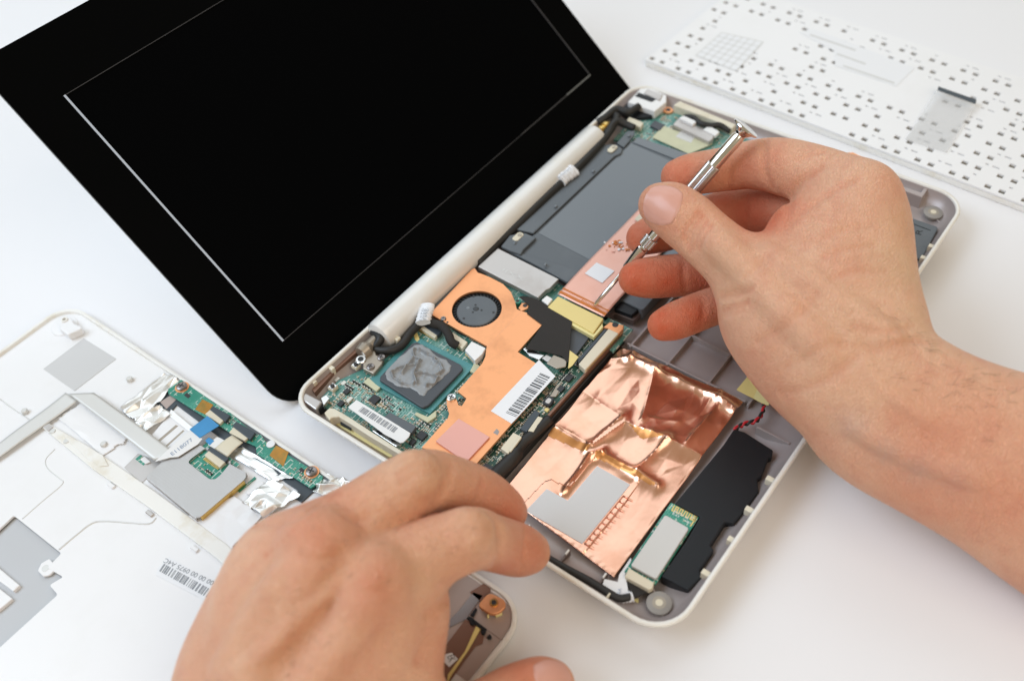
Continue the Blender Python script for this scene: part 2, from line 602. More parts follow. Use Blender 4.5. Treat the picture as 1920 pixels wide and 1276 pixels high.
def screw(c, r, m, parent, h=0.8, name='screw', rz=0.3):
    """pan-head cross screw, head standing on c"""
    key = (round(r, 2), m, round(h, 2))
    if key not in SCREW_MESH:
        mb = MB()
        mb.revolve((0, 0, -0.6), (0, 0, h), [(0, r * 0.96), (0.5, r), (0.85, r * 0.93), (1.0, r * 0.72)], 20)
        o = mb.build(name, m)
        smooth_by_angle(o, 35)
        me = o.data
        bpy.data.objects.remove(o)
        x = MB()
        x.box((0, 0, h - 0.02), (r * 1.15, r * 0.27, 0.05))
        x.box((0, 0, h - 0.015), (r * 0.27, r * 1.15, 0.05))
        o2 = x.build('cross_recess', 'smd_dark')
        me2 = o2.data
        bpy.data.objects.remove(o2)
        SCREW_MESH[key] = (me, me2)
    me, me2 = SCREW_MESH[key]
    o = bpy.data.objects.new(name, me)
    col.objects.link(o)
    attach(o, parent)
    o.location = Vector(c) * MM
    o.rotation_euler = (0, 0, rz)
    if parent.parent is None:
        x = bpy.data.objects.new('cross_recess', me2)
        col.objects.link(x)
        x.parent = o
    else:
        # a third level is the deepest allowed: the recess joins the screw's own mesh
        if 'both' not in me:
            bm = bmesh.new()
            bm.from_mesh(me)
            n0 = len(bm.faces)
            bm.from_mesh(me2)
            bm.faces.ensure_lookup_table()
            for fc in bm.faces[n0:]:
                fc.material_index = 1
            nm = bpy.data.meshes.new(name)
            bm.to_mesh(nm)
            bm.free()
            nm.materials.append(MATS[m])
            nm.materials.append(MATS['smd_dark'])
            me['both'] = nm.name
        o.data = bpy.data.meshes[me['both']]
    return o


SHARED = {}


def piece(name, size, m, c, parent, rz=0.0, bevel=0.1):
    """a small box part whose mesh is shared by alike pieces; c = centre of the base"""
    key = (name, tuple(round(s, 2) for s in size), m)
    if key not in SHARED:
        o = MB().box((0, 0, 0), size).build(name, m)
        SHARED[key] = o.data
        bpy.data.objects.remove(o)
    o = bpy.data.objects.new(name, SHARED[key])
    col.objects.link(o)
    attach(o, parent)
    o.location = Vector(c) * MM
    o.rotation_euler = (0, 0, rz)
    if bevel:
        b = o.modifiers.new('bevel', 'BEVEL')
        b.width = bevel * MM
        b.segments = 1
        b.limit_method = 'ANGLE'
    return o


def rrect(x0, y0, x1, y1, r, n=8):
    """rounded rectangle; r = (x0y0, x1y0, x1y1, x0y1)"""
    if not isinstance(r, (tuple, list)): r = (r,) * 4
    out = []
    for cx, cy, rr, a0 in ((x0 + r[0], y0 + r[0], r[0], 180), (x1 - r[1], y0 + r[1], r[1], 270), (x1 - r[2], y1 - r[2], r[2], 0), (x0 + r[3], y1 - r[3], r[3], 90)):
        for k in range(n + 1):
            w = math.radians(a0 + 90 * k / n)
            out.append((cx + rr * math.cos(w), cy + rr * math.sin(w)))
    return out


def loft(rings, close_first=True, close_last=True):
    v, f = [], []
    n = len(rings[0])
    for r in rings: v += [tuple(p) for p in r]
    for j in range(len(rings) - 1):
        for i in range(n):
            i2 = (i + 1) % n
            f.append((j * n + i, j * n + i2, (j + 1) * n + i2, (j + 1) * n + i))
    if close_first: f.append(tuple(range(n - 1, -1, -1)))
    if close_last: f.append(tuple(range((len(rings) - 1) * n, len(rings) * n)))
    return v, f


def crumple(quad, nu, nv, height, name, m, parent, mask=None, smooth=True, thick=0.0, mats=None):
    """sheet over a bilinear quad (Vectors) with height(u, v) in mm"""
    a, b, c, d = map(Vector, quad)
    v, f, idx = [], [], {}
    for j in range(nv + 1):
        for i in range(nu + 1):
            s, t = i / nu, j / nv
            p = (a.lerp(b, s)).lerp(d.lerp(c, s), t)
            v.append((p.x, p.y, p.z + height(s, t)))
    for j in range(nv):
        for i in range(nu):
            if mask and not mask((i + 0.5) / nu, (j + 0.5) / nv): continue
            k = j * (nu + 1) + i
            f.append((k, k + 1, k + nu + 2, k + nu + 1))
    o = obj(name, v, f, m, parent, smooth)
    bm = bmesh.new()
    bm.from_mesh(o.data)
    bmesh.ops.delete(bm, geom=[x for x in bm.verts if not x.link_faces], context='VERTS')
    bmesh.ops.recalc_face_normals(bm, faces=bm.faces)
    bm.to_mesh(o.data)
    bm.free()
    if thick:
        so = o.modifiers.new('solid', 'SOLIDIFY')
        so.thickness = thick * MM
        so.offset = -1
    return o


def facet_field(points, tri_seed_heights):
    """piecewise-linear height over a Delaunay triangulation of points in the unit square (crumpled sheet)"""
    pts = [Vector((p[0], p[1])) for p in points]
    vs, es, fs, *_ = delaunay_2d_cdt(pts, [], [], 0, 1e-6)
    H = {}
    for i, p in enumerate(vs):
        k = min(range(len(pts)), key=lambda q: (pts[q] - p).length)
        H[i] = tri_seed_heights[k]
    T = []
    for t in fs:
        if len(t) != 3: continue
        T.append(([(vs[i][0], vs[i][1]) for i in t], [H[i] for i in t]))

    NB = 24
    cells = {}
    for tri in T:
        xs, ys = [p[0] for p in tri[0]], [p[1] for p in tri[0]]
        for i in range(int(min(xs) * NB - 0.01), int(max(xs) * NB + 0.01) + 1):
            for j in range(int(min(ys) * NB - 0.01), int(max(ys) * NB + 0.01) + 1):
                cells.setdefault((i, j), []).append(tri)

    def h(s, t):
        for (a, b, c), (ha, hb, hc) in cells.get((int(s * NB), int(t * NB)), T):
            d = (b[1] - c[1]) * (a[0] - c[0]) + (c[0] - b[0]) * (a[1] - c[1])
            if abs(d) < 1e-12: continue
            l1 = ((b[1] - c[1]) * (s - c[0]) + (c[0] - b[0]) * (t - c[1])) / d
            l2 = ((c[1] - a[1]) * (s - c[0]) + (a[0] - c[0]) * (t - c[1])) / d
            l3 = 1 - l1 - l2
            if l1 > -1e-6 and l2 > -1e-6 and l3 > -1e-6:
                return l1 * ha + l2 * hb + l3 * hc
        return 0.0
    return h
# ---------------------------------------------------------------- the table
tag(obj('table', [(-1400, -900, 0), (1800, -900, 0), (1800, 2300, 0), (-1400, 2300, 0)], [(0, 1, 2, 3)], 'table_white'), kind='structure')
tag(bpy.data.objects['table'], 'white table top under the dismantled netbook')

# ---------------------------------------------------------------- the netbook
laptop = thing('laptop', 'opened white netbook with black screen, bare circuit board and copper foil inside', 'laptop', (131, 90, 0))
RIM = 14.0


def ring(inset, z, rad=(15, 15, 12, 12)):
    return [(x, y, z) for x, y in rrect(-2.4 + inset, inset, 262 - inset, 180 - inset, tuple(max(1.5, r - inset) for r in rad))]


v, f = loft([ring(13, 0.2), ring(9, 2.4), ring(4.6, 7.0), ring(1.5, 10.8), ring(0.35, 12.4), ring(0, 13.2), ring(0.25, 13.8), ring(0.7, RIM), ring(1.6, RIM), ring(1.95, 13.6), ring(2.1, 12.6)], True, False)
smooth_by_angle(obj('base_shell', v, f, 'pearl_white', laptop), 50)
v, f = loft([ring(2.05, 13.0), ring(3.2, 10.2), ring(6.0, 7.2), ring(10.5, 5.2), ring(15.5, 3.6)], False, True)
tray = smooth_by_angle(obj('inner_tray', v, f, 'mauve_paint', laptop), 60)
# moulded ribs of the tray floor
for a, b in (((106, 30), (106, 86)), ((125, 26), (125, 84)), ((148, 26), (148, 84)), ((172, 26), (172, 84)), ((196, 26), (196, 84)), ((220, 26), (220, 84))):
    MB().prism([Vector((a[0] - .5, a[1], 6.3)), Vector((a[0] + .5, a[1], 6.3)), Vector((b[0] + .5, b[1], 6.3)), Vector((b[0] - .5, b[1], 6.3))], 2.9).build('rib', 'mauve_paint', tray, bevel=0.15)
for y in (28.5, 47, 66, 84):
    block('rib', (178, y, 3.5), (146, 1.0, 2.6), 'mauve_paint', tray)
# reinforced corner ribs and clips along the front edge
for x, y, w, d, h in ((50, 26.4, 86, 0.9, 4.5), (24.5, 11.5, 0.9, 13, 4.6), (33, 10.2, 18, 0.9, 4.6), (236, 24, 0.9, 34, 5.0), (96, 13, 0.9, 14, 4.5), (120, 14, 0.9, 16, 4)):
    block('rib', (x, y, 3.5), (w, d, h), 'mauve_paint', tray)
for fr, pts in ((14, (1220, 360)), (14, (915, 805)), (14, (1110, 580)), (7, (1240, 590)), (0, (1733, 485)), (0, (1765, 470))):
    q = P(*Z(fr, pts)[0], 12)
    block('clip', (q.x, max(q.y, 2.6), 9.2), (2.2, 3.2, 3.6), 'cream_plastic', tray, bevel=0.3)
# screw bosses in the two front corners
for x, y in ((10.8, 11.8), (251.5, 11.9)):
    mb = MB()
    mb.revolve((x, y, 3.5), (x, y, 8), [(0, 3.2), (0.75, 3.1), (0.76, 4.4), (0.96, 4.4), (1.0, 4.1)], 28)
    boss = smooth_by_angle(mb.build('screw_boss', 'boss_grey', tray), 40)
    mb = MB()
    mb.revolve((x, y, 7.7), (x, y, 8.06), [(0, 2.4), (1, 2.4)], 24)
    mb.build('boss_collar', 'bracket_metal', tray)
    mb = MB()
    mb.revolve((x, y, 7.8), (x, y, 8.12), [(0, 1.3), (1, 1.3)], 20)
    mb.build('boss_hole', 'connector_cream', tray)
    for a in (0.9, 4.0):
        block('boss_rib', (x + 5.2 * math.cos(a), y + 5.2 * math.sin(a), 3.6), (3.0, 0.7, 3.4), 'mauve_paint', tray, rz=a)

# ---- lid
TH = math.radians(42)
LO, LV, LN = Vector((0, 189.5, 6.0)), Vector((0, math.cos(TH), math.sin(TH))), Vector((0, -math.sin(TH), math.cos(TH)))


def lid(x, v, n=0.0):
    return LO + Vector((x, 0, 0)) + LV * v + LN * n


def lid_px(px, py, n=0.0):
    d = Vector(CR.T @ np.array([(px - 960) / FPX, (py - 638) / FPX, 1.0]))
    o = Vector(CC)
    t = (LO + LN * n - o).dot(LN) / d.dot(LN)
    q = o + d * t - LO
    return q.x, q.dot(LV)


LX0, LX1, LV0, LV1 = -1.2, 266.5, -8.0, 174.0
sx0, sv0 = lid_px(530, 640)
sx1 = lid_px(1108, 142)[0]
sv1 = lid_px(118, 180)[1]
lid_r = (13, 4, 10, 10)


def lring(inset, n):
    return [lid(x, vv, n) for x, vv in rrect(LX0 + inset, LV0 + inset, LX1 - inset, LV1 - inset, tuple(r - inset for r in lid_r))]


def loft_plate(name, rings, m, parent, deg=40):
    v, f = loft(rings)
    return smooth_by_angle(obj(name, v, f, m, parent), deg)


lid_shell = loft_plate('lid_shell', [lring(8, -7.5), lring(2.5, -5.5), lring(0.5, -3), lring(0.1, -1.7)], 'pearl_white', laptop)
loft_plate('lid_gasket', [lring(0.15, -1.75), lring(0.0, -1.2), lring(0.05, -0.6)], 'lid_side', lid_shell)
# glass bezel: a frame with a real opening for the panel
outer = [(x, vv) for x, vv in rrect(LX0 + 0.1, LV0 + 0.1, LX1 - 0.1, LV1 - 0.1, lid_r)]
inner = [(sx0, sv0), (sx1, sv0), (sx1, sv1), (sx0, sv1)]
bez = plate_with_holes('screen_bezel', [Vector((x, y, 0)) for x, y in outer], [[Vector((x, y, 0)) for x, y in inner]], 0.0, 0.65, 'black_glass', laptop)
for vt in bez.data.vertices:
    x, y, z = vt.co / MM
    vt.co = lid(x, y, z) * MM
bez.data.update()
pan = obj('display_panel', [lid(sx0 - 1, sv0 - 1, -0.4), lid(sx1 + 1, sv0 - 1, -0.4), lid(sx1 + 1, sv1 + 1, -0.4), lid(sx0 - 1, sv1 + 1, -0.4), lid(sx0 - 1, sv0 - 1, -0.63), lid(sx1 + 1, sv0 - 1, -0.63), lid(sx1 + 1, sv1 + 1, -0.63), lid(sx0 - 1, sv1 + 1, -0.63)],
          [(0, 1, 2, 3), (7, 6, 5, 4), (0, 4, 5, 1), (1, 5, 6, 2), (2, 6, 7, 3), (3, 7, 4, 0)], 'screen_black', laptop)


def lid_strip(x0, v0, x1, v1, m, n0=-0.38, n1=0.03):
    q = [(x0, v0), (x1, v0), (x1, v1), (x0, v1)]
    vs = [lid(a, b, n1) for a, b in q] + [lid(a, b, n0) for a, b in q]
    obj('glint_strip', vs, [(0, 1, 2, 3), (7, 6, 5, 4), (0, 4, 5, 1), (1, 5, 6, 2), (2, 6, 7, 3), (3, 7, 4, 0)], m, pan)


lid_strip(sx0 - 0.1, sv0, sx0 + 0.85, sv1, 'glint_blue')  # pale blue strip paints the reflection on the bezel's inner edge
lid_strip(sx0 + 0.9, sv0 - 0.05, sx1 - 62, sv0 + 0.22, 'glint_dim')  # grey strips paint the weaker glints round the screen
lid_strip(sx1 - 61.9, sv0 - 0.1, sx1 - 22, sv0 + 0.45, 'glint_dim')
lid_strip(sx1 - 21.9, sv0 - 0.1, sx1 + 0.1, sv0 + 0.6, 'lid_side')  # lid grey paints the brighter end of the bottom glint
lid_strip(sx1 - 0.5, sv0 + 0.8, sx1 + 0.1, sv1, 'glint_dim')
lid_strip(sx0 + 0.9, sv1 - 0.25, sx1 - 0.6, sv1, 'glint_dim')

# ---- hinge barrel and brackets
mb = MB()
mb.revolve((45, 172.6, 12.2), (211.5, 172.6, 12.2), [(0, 5.2), (0.004, 6.4), (0.014, 6.9), (0.986, 6.9), (0.996, 6.4), (1, 5.2)], 40)
tube = smooth_by_angle(mb.build('hinge_cover', 'hinge_white', laptop), 40)
for fr, p in ((5, (362, 828)), (5, (283, 903)), (5, (203, 977)), (5, (121, 1053))):
    q = P(*Z(fr, p)[0], 18.6)
    MB().revolve((q.x, q.y, q.z - 1.6), (q.x, q.y, q.z + 0.3), [(0, 0.32), (1, 0.32)], 10).build('indicator_hole', 'smd_dark', tube)
MB().revolve((212, 172.6, 12.2), (223, 172.6, 12.2), [(0, 2.2), (0.25, 2.2), (0.26, 3.0), (0.4, 3.0), (0.41, 2.2), (0.6, 2.2), (0.61, 2.9), (0.8, 2.9), (1, 2.0)], 20).build('hinge_pin', 'brass', laptop)
MB().revolve((34, 172.6, 12.2), (45, 172.6, 12.2), [(0, 3.0), (0.3, 3.6), (0.5, 2.4), (0.8, 2.4), (1, 2.2)], 20).build('hinge_pin', 'bracket_metal', laptop)
br = prism('hinge_bracket', W(3, 11.5, (520, 350), (560, 320), (640, 350), (660, 420), (720, 430), (700, 490), (640, 560), (560, 520), (560, 440)), 2.4, 'bracket_metal', laptop, bevel=0.4)
for p in ((545, 455),):
    q = P(*Z(3, p)[0], 11.6)
    MB().revolve(q, q + Vector((0, 0, 0.5)), [(0, 2.3), (0.5, 2.3), (1, 2.0)], 22).build('washer', 'steel', br)
    MB().revolve(q + Vector((0, 0, .2)), q + Vector((0, 0, 0.62)), [(0, 1.25), (1, 1.25)], 18).build('washer_hole', 'smd_dark', br)
for p in ((698, 440), (618, 510)):
    screw(P(*Z(3, p)[0], 11.5), 1.75, 'screw_dark', br)
# metal strip along the back wall of the tray
prism('back_plate', W(3, 11.0, (160, 660), (330, 500), (540, 330), (545, 370), (350, 540), (200, 700)), 5, 'brown_bay', tray)
for p in ((320, 510), (185, 610)):
    q = P(*Z(3, p)[0], 13)
    block('clip', (q.x, q.y, 9), (2.0, 3.0, 4), 'cream_plastic', tray, bevel=0.3)

# ---- motherboard
board_poly = [Vector((x, y, 8.5)) for x, y in ((5.5, 165), (9, 172.5), (20, 173), (40, 164.5), (62, 163.5), (62, 160), (117, 160), (117, 120), (112, 120), (112, 87), (97, 87), (97, 90.5), (16, 90.5), (10, 96), (9, 120), (5.5, 124))]
pcb = prism('motherboard', board_poly, 1.3, 'pcb_teal', laptop, bevel=0.1)
strip = prism('board_strip', [Vector((x, y, 8.75)) for x, y in ((17, 91), (108, 91), (108, 99.5), (17, 99.5))], 0.24, 'pcb_dark', pcb, bevel=0)
pcb2 = prism('daughter_board', W(0, 8.5, (1150, 262), (1192, 214), (1262, 206), (1405, 262), (1360, 330), (1290, 305), (1180, 268)), 1.2, 'pcb_teal', laptop, bevel=0.1)
# brown wall between board and battery bay
block('bay_wall', (61, 89.4, 3.6), (92, 1.1, 6.0), 'brown_bay', laptop)
block('bay_wall', (61, 88.2, 3.6), (92, 0.9, 4.2), 'black_rubber', laptop)

# processor package
sub = prism('processor', W(3, 9.7, (600, 612), (945, 275), (1395, 500), (1062, 858)), 1.2, 'pcb_substrate', pcb, bevel=0.1)
for pts in (((565, 620), (600, 585), (660, 640), (690, 660), (660, 690)), ((940, 262), (965, 250), (985, 300), (965, 320), (945, 300)), ((945, 862), (962, 845), (1045, 880), (1108, 830), (1108, 878), (1045, 922)), ((1395, 470), (1440, 505), (1400, 560), (1360, 540))):
    prism('corner_glue', W(3, 9.85, *pts), 1.0, 'glue_cream' if pts[0][0] != 940 else 'yellow_tape', pcb, bevel=0.2)
die = prism('chip_lid', W(3, 11.3, (685, 605), (690, 578), (930, 330), (965, 322), (1290, 490), (1307, 515), (1300, 535), (1050, 795), (1010, 812), (990, 805)), 1.5, 'chip_slate', pcb, bevel=0.35)
# smeared thermal paste on the chip
pq = W(3, 11.35, (690, 590), (950, 310), (1260, 500), (1010, 760))
paste_poly = [(v.x, v.y) for v in W(3, 11.35, (722, 560), (740, 520), (790, 470), (880, 400), (950, 345), (1010, 345), (1060, 375), (1110, 425), (1185, 455), (1222, 500), (1200, 545), (1150, 600), (1090, 650), (1040, 690), (1015, 725), (985, 715), (960, 690), (900, 665), (850, 660), (790, 640), (745, 605))]
core_poly = [(v.x, v.y) for v in W(3, 11.35, (770, 555), (830, 510), (900, 460), (950, 380), (1030, 400), (1090, 440), (1150, 480), (1165, 560), (1110, 620), (1040, 660), (960, 640), (860, 640), (800, 600))]


def edge_dist(p, poly):
    d = 1e9
    for i in range(len(poly)):
        a, b = Vector(poly[i - 1]), Vector(poly[i])
        ab = b - a
        t = max(0, min(1, (Vector(p) - a).dot(ab) / ab.length_squared))
        d = min(d, (Vector(p) - a - ab * t).length)
    return d if inside(p, poly) else -d


RIDGES = [[tuple(v)[:2] for v in W(3, 11.6, *l)] for l in (
    ((962, 350), (935, 400), (945, 440), (985, 462), (950, 500), (890, 512), (830, 525), (772, 556), (795, 605), (860, 640), (925, 655), (960, 620), (945, 575), (1000, 560), (1075, 575), (1125, 590), (1100, 640), (1040, 645)),
    ((985, 385), (1040, 415), (1085, 430), (1100, 470), (1150, 500), (1165, 540), (1130, 565), (1075, 575)), ((850, 560), (900, 500), (945, 440)), ((960, 620), (975, 670), (1015, 700)), ((1040, 645), (1030, 690), (1015, 720)), ((985, 462), (960, 520), (945, 575)))]


def paste_h(s, t):
    p = pq[0].lerp(pq[1], s).lerp(pq[3].lerp(pq[2], s), t)
    w = noise.noise_vector(Vector((p.x * 0.35, p.y * 0.35, 3))) * 0.9
    d = edge_dist((p.x + w.x * 0.6, p.y + w.y * 0.6), paste_poly)
    if d <= 0: return -0.4
    e = edge_dist((p.x + w.x, p.y + w.y), core_poly)
    h = 0.3 * min(1, d / 0.5)
    q = (p.x + w.x * 0.5, p.y + w.y * 0.5)
    dr = 9
    for l in RIDGES:
        for i in range(len(l) - 1):
            a, b_ = Vector(l[i]), Vector(l[i + 1])
            ab = b_ - a
            k = max(0, min(1, (Vector(q) - a).dot(ab) / ab.length_squared))
            dr = min(dr, (Vector(q) - a - ab * k).length)
    wd = 0.5 + 0.25 * noise.noise(Vector((p.x * 0.8, p.y * 0.8, 7)))
    k = min(1, max(0, (e + 1.0) / 1.2))
    h += k * (2.0 + 1.0 * noise.noise(Vector((p.x * 0.6, p.y * 0.6, 4)))) * math.exp(-(dr / max(0.15, wd)) ** 1.4)
    h += k * (0.35 * noise.noise(Vector((p.x * 0.55, p.y * 0.55, 9))) - 0.08)
    return max(h, 0.12) + 0.04 * noise.noise(Vector((p.x * 3, p.y * 3, 0)))


def paste_mask(s, t):
    p = pq[0].lerp(pq[1], s).lerp(pq[3].lerp(pq[2], s), t)
    w = noise.noise_vector(Vector((p.x * 0.35, p.y * 0.35, 3))) * 0.9
    return edge_dist((p.x + w.x * 0.6, p.y + w.y * 0.6), paste_poly) > -0.25


crumple(pq, 130, 130, paste_h, 'thermal_paste', 'thermal_paste', pcb, paste_mask)

# ---- heat sink with fan
hs_px = [(806.3, 588), (885.3, 504), (890, 502.5), (896, 511), (903, 513), (920, 520), (943, 532), (958, 547), (965.6, 565), (969, 579), (978, 583), (987, 585.5), (1017, 608), (970.6, 659.4), (1000.7, 678), (1039.6, 703), (893, 869), (886, 881),
         (862, 868), (791, 838), (839.7, 783), (842, 775), (838, 760), (837, 746), (841, 739), (847, 737), (853.5, 742), (859.7, 759), (866, 760.6), (874.8, 746.5), (858, 733), (904, 681), (910, 668), (911.7, 653), (913, 648.5)]
hs_poly = [P(x, y, 12.2) for x, y in hs_px]
fan_c = P(894, 578.8, 12.2)
fan_r = 10.9
hs = plate_with_holes('heat_sink', hs_poly, [circle(fan_c, fan_r, n=48)], 12.2, 1.1, 'copper_plate', laptop, bevel=0.12)
# seam between fan cover and heat spreader
a, b = P(913, 650, 12.22), P(978, 583, 12.22)
MB().prism([a, b, b + Vector((0.35, -0.1, 0)), a + Vector((0.35, -0.1, 0))], 0.1).build('seam', 'copper_edge', hs)
for p, r in (((846.5, 745.5), 2.0), (Z(4, (205, 630))[0], 1.25)):
    screw(P(*p, 12.2), r, 'steel' if r > 1.9 else 'screw_dark', hs)
q = P(*Z(4, (235, 653))[0], 12.22)
MB().revolve(q - Vector((0, 0, .05)), q + Vector((0, 0, 0.03)), [(0, 0.5), (1, 0.5)], 12).build('pin_hole', 'smd_dark', hs)
lug = prism('mounting_lug', W(4, 12.0, (765, 545), (790, 510), (825, 505), (848, 525), (835, 550), (790, 570)), 1, 'copper_plate', hs, bevel=0.2)
q = P(*Z(4, (815, 528))[0], 12.05)
MB().revolve(q - Vector((0, 0, .05)), q + Vector((0, 0, 0.03)), [(0, 1.0), (1, 1.0)], 16).build('lug_hole', 'smd_dark', hs)
q = P(*Z(4, (760, 493))[0], 11)
MB().revolve(q - Vector((0, 0, 2)), q, [(0, 1.6), (1, 1.6)], 16).build('standoff', 'pcb_green', pcb)
MB().revolve(q - Vector((0, 0, .05)), q + Vector((0, 0, 0.05)), [(0, 0.8), (1, 0.8)], 16).build('standoff_hole', 'smd_dark', pcb)
# pink thermal pad and maker's mark
prism('thermal_pad', W(3, 13.0, (1104, 1062), (1276, 893), (1508, 1030), (1332, 1218)), 0.8, 'pad_pink', hs, bevel=0.2)
prism('printed_mark', W(13, 12.27, (178, 122), (205, 92), (224, 112), (212, 140)), 0.05, 'screw_dark', hs, bevel=0)
# barcode sticker
st = prism('barcode_sticker', W(7, 12.3, (252, 78), (322, 148), (135, 350), (46, 296)), 0.08, 'sticker_white', hs, bevel=0)
bc = W(7, 12.31, (110, 303), (258, 134), (300, 152), (155, 322))
barcode('bars', bc[0], bc[1], bc[2], bc[3], 'label_print', hs, seed=4, n=30)
# fan: housing floor, rotor hub, blades
mb = MB()
mb.revolve((fan_c.x, fan_c.y, 8.4), (fan_c.x, fan_c.y, 9.0), [(0, fan_r + 2.5), (1, fan_r + 2.5)], 40)
fanp = mb.build('cooling_fan', 'fan_black', laptop)
mb = MB()
mb.revolve((fan_c.x, fan_c.y, 9.0), (fan_c.x, fan_c.y, 11.4), [(0, fan_r - 2.0), (0.85, fan_r - 2.0), (0.97, fan_r - 2.3), (1.0, fan_r - 2.8)], 48)
smooth_by_angle(mb.build('rotor_hub', 'slate_cover', fanp), 35)
for i in range(38):
    w = 2 * math.pi * i / 38
    rr = fan_r - 1.2
    piece('fan_blade', (1.7, 0.3, 2.0), 'fan_black', (fan_c.x + rr * math.cos(w), fan_c.y + rr * math.sin(w), 9.0), fanp, rz=w + 0.55, bevel=0)
for (x, y), r in (((430, 462), 0.5), ((445, 524), 0.55), ((490, 563), 0.5), ((425, 578), 0.5), ((580, 580), 0.6), ((358, 625), 0.6)):
    q = P(*Z(4, (x, y))[0], 11.42)
    MB().revolve(q - Vector((0, 0, .3)), q + Vector((0, 0, 0.04)), [(0, r), (1, r)], 12).build('hub_hole', 'smd_dark', fanp)
q = P(*Z(4, (448, 553))[0], 11.4)
MB().revolve(q - Vector((0, 0, .2)), q + Vector((0, 0, 0.25)), [(0, 1.3), (0.6, 1.3), (1, 1.1)], 20).build('hub_cap', 'fan_black', fanp)
q = P(*Z(4, (388, 545))[0], 11.4)
MB().revolve(q - Vector((0, 0, .2)), q + Vector((0, 0, 0.05)), [(0, 0.8), (1, 0.75)], 14).build('hub_dot', 'slate_film', fanp)

# ---- connectors round the fan and processor


def connector(pts, fr, z, h, body, latch=None, latch_pts=None, pins=None, name='connector'):
    o = prism(name, W(fr, z, *pts), h, body, pcb, bevel=0.2)
    if latch_pts:
        prism('connector_latch', W(fr, z + 0.3, *latch_pts), h, latch, pcb, bevel=0.15)
    if pins:
        (a, b, n, m) = pins
        a, b = W(fr, z - h * 0.55, a)[0], W(fr, z - h * 0.55, b)[0]
        d = (b - a).normalized()
        rz = math.atan2(d.y, d.x)
        for i in range(n):
            c = a.lerp(b, (i + 0.5) / n)
            piece('pin', ((b - a).length / n * 0.5, 1.0, 0.5), m, (c.x, c.y, c.z - 0.6), pcb, rz, bevel=0)
    return o


connector([(20, 690), (40, 655), (185, 715), (140, 772)], 4, 10.9, 2.2, 'connector_cream', 'connector_dark', [(40, 668), (70, 650), (195, 720), (160, 752)], ((10, 700), (135, 775), 14, 'gold_pin'))
connector([(240, 770), (275, 728), (385, 800), (345, 850)], 4, 10.9, 2.2, 'connector_cream', None, None, ((235, 775), (340, 850), 10, 'gold_pin'))
connector([(365, 860), (415, 795), (520, 845), (495, 890), (440, 940)], 4, 12.4, 3.6, 'white_plastic', None, None, ((370, 885), (435, 945), 6, 'gold_pin'), name='fan_plug')


def paper_sleeve(pts, r, seed):
    """crinkled paper wrapped round a cable"""
    pts = spline([Vector(p) for p in pts], 6)
    mb = MB()
    mb.tube([Vector(p) for p in pts], r, 20)
    n = len(pts)
    out = []
    for k, p in enumerate(mb.v):
        i, j = divmod(k, 20)
        c = Vector(pts[i])
        d = Vector(p) - c
        w = 1 + 0.16 * noise.noise(Vector((i * 0.55, seed, j * 0.25))) + 0.22 * math.cos(j / 20 * 2 * math.pi * 2 + seed) + 0.1 * math.sin(i * 1.9 + j * 0.4)
        d *= w
        d.z *= 0.72
        out.append(c + d)
    mb.v = out
    return smooth_by_angle(mb.build('cable_label', 'sticker_white', laptop), 28)


# dark sleeve and white labelled sleeve of the display cable
mb = MB()
pts = spline([P(*Z(4, p)[0], z) for p, z in (((70, 560), 15), ((110, 650), 14), ((190, 680), 13.6), ((240, 740), 13), ((265, 800), 12), ((310, 830), 10.5))], 6)
mb.tube(pts, 1.9, 12)
mb.build('cable_sleeve', 'black_cloth', laptop, smooth=True)
slv = paper_sleeve([P(*Z(4, p)[0], 15.4) for p in ((88, 530), (75, 570), (62, 610), (50, 655))], 2.9, 1)
for k in range(3):
    text('lettering', '21F8 ' if k % 2 else '14T0', P(*Z(4, (40 + k * 18, 640 - k * 4))[0], 18.5), P(*Z(4, (62 + k * 18, 555))[0], 18.5), 'label_print_grey', slv, height=1.0)
# hinge cable: twisted dark tube from the hinge to the sleeve
MB().tube(spline([P(*Z(3, p)[0], z) for p, z in (((640, 245), 13), ((690, 300), 14), ((650, 370), 11), ((760, 385), 11.5), ((850, 345), 11), ((920, 250), 11.5), ((1000, 170), 12))], 8), 1.9, 10).build('hinge_cable', 'black_rubber', laptop, smooth=True)
q = P(*Z(3, (815, 290))[0], 13)
block('clip', (q.x, q.y, 9), (2.4, 2.4, 4), 'cream_plastic', tray, bevel=0.4)

# tact switches
for p in ((513, 512), (340, 675)):
    q = P(*Z(3, p)[0], 8.5)
    piece('switch_body', (3.2, 3.2, 1.7), 'connector_cream', (q.x, q.y, 8.5), pcb, bevel=0.2)
    piece('switch_plate', (2.7, 2.7, 0.3), 'steel', (q.x, q.y, 10.2), pcb, bevel=0.1)
    MB().revolve((q.x, q.y, 10.4), (q.x, q.y, 11.2), [(0, 0.9), (0.8, 0.9), (1, 0.7)], 16).build('switch_button', 'smd_dark', pcb, bevel=0)
# chips of the left part of the board
for (x, y), (w, d, h) in (((440, 690), (2.6, 2.2, 1.1)), ((395, 780), (2.6, 2.2, 1.1)), ((647, 750), (3.8, 3.8, 1.2)), ((1000, 1020), (3.6, 3.6, 1.2)), ((930, 1068), (2.6, 2.2, 1.0)), ((460, 750), (3.0, 1.6, 0.9))):
    q = P(*Z(3, (x, y))[0], 9.4)
    piece('chip', (w, d, h), 'chip_black' if w > 2.0 and y != 750 or w > 3.5 else 'smd_pad', (q.x, q.y, 8.5), pcb)
for p, s in (((365, 600), 2.2), ((415, 628), 2.2)):
    q = P(*Z(3, p)[0], 8.55)
    piece('solder_pad', (s, s * 0.7, 0.12), 'smd_pad', (q.x, q.y, 8.5), pcb, bevel=0)
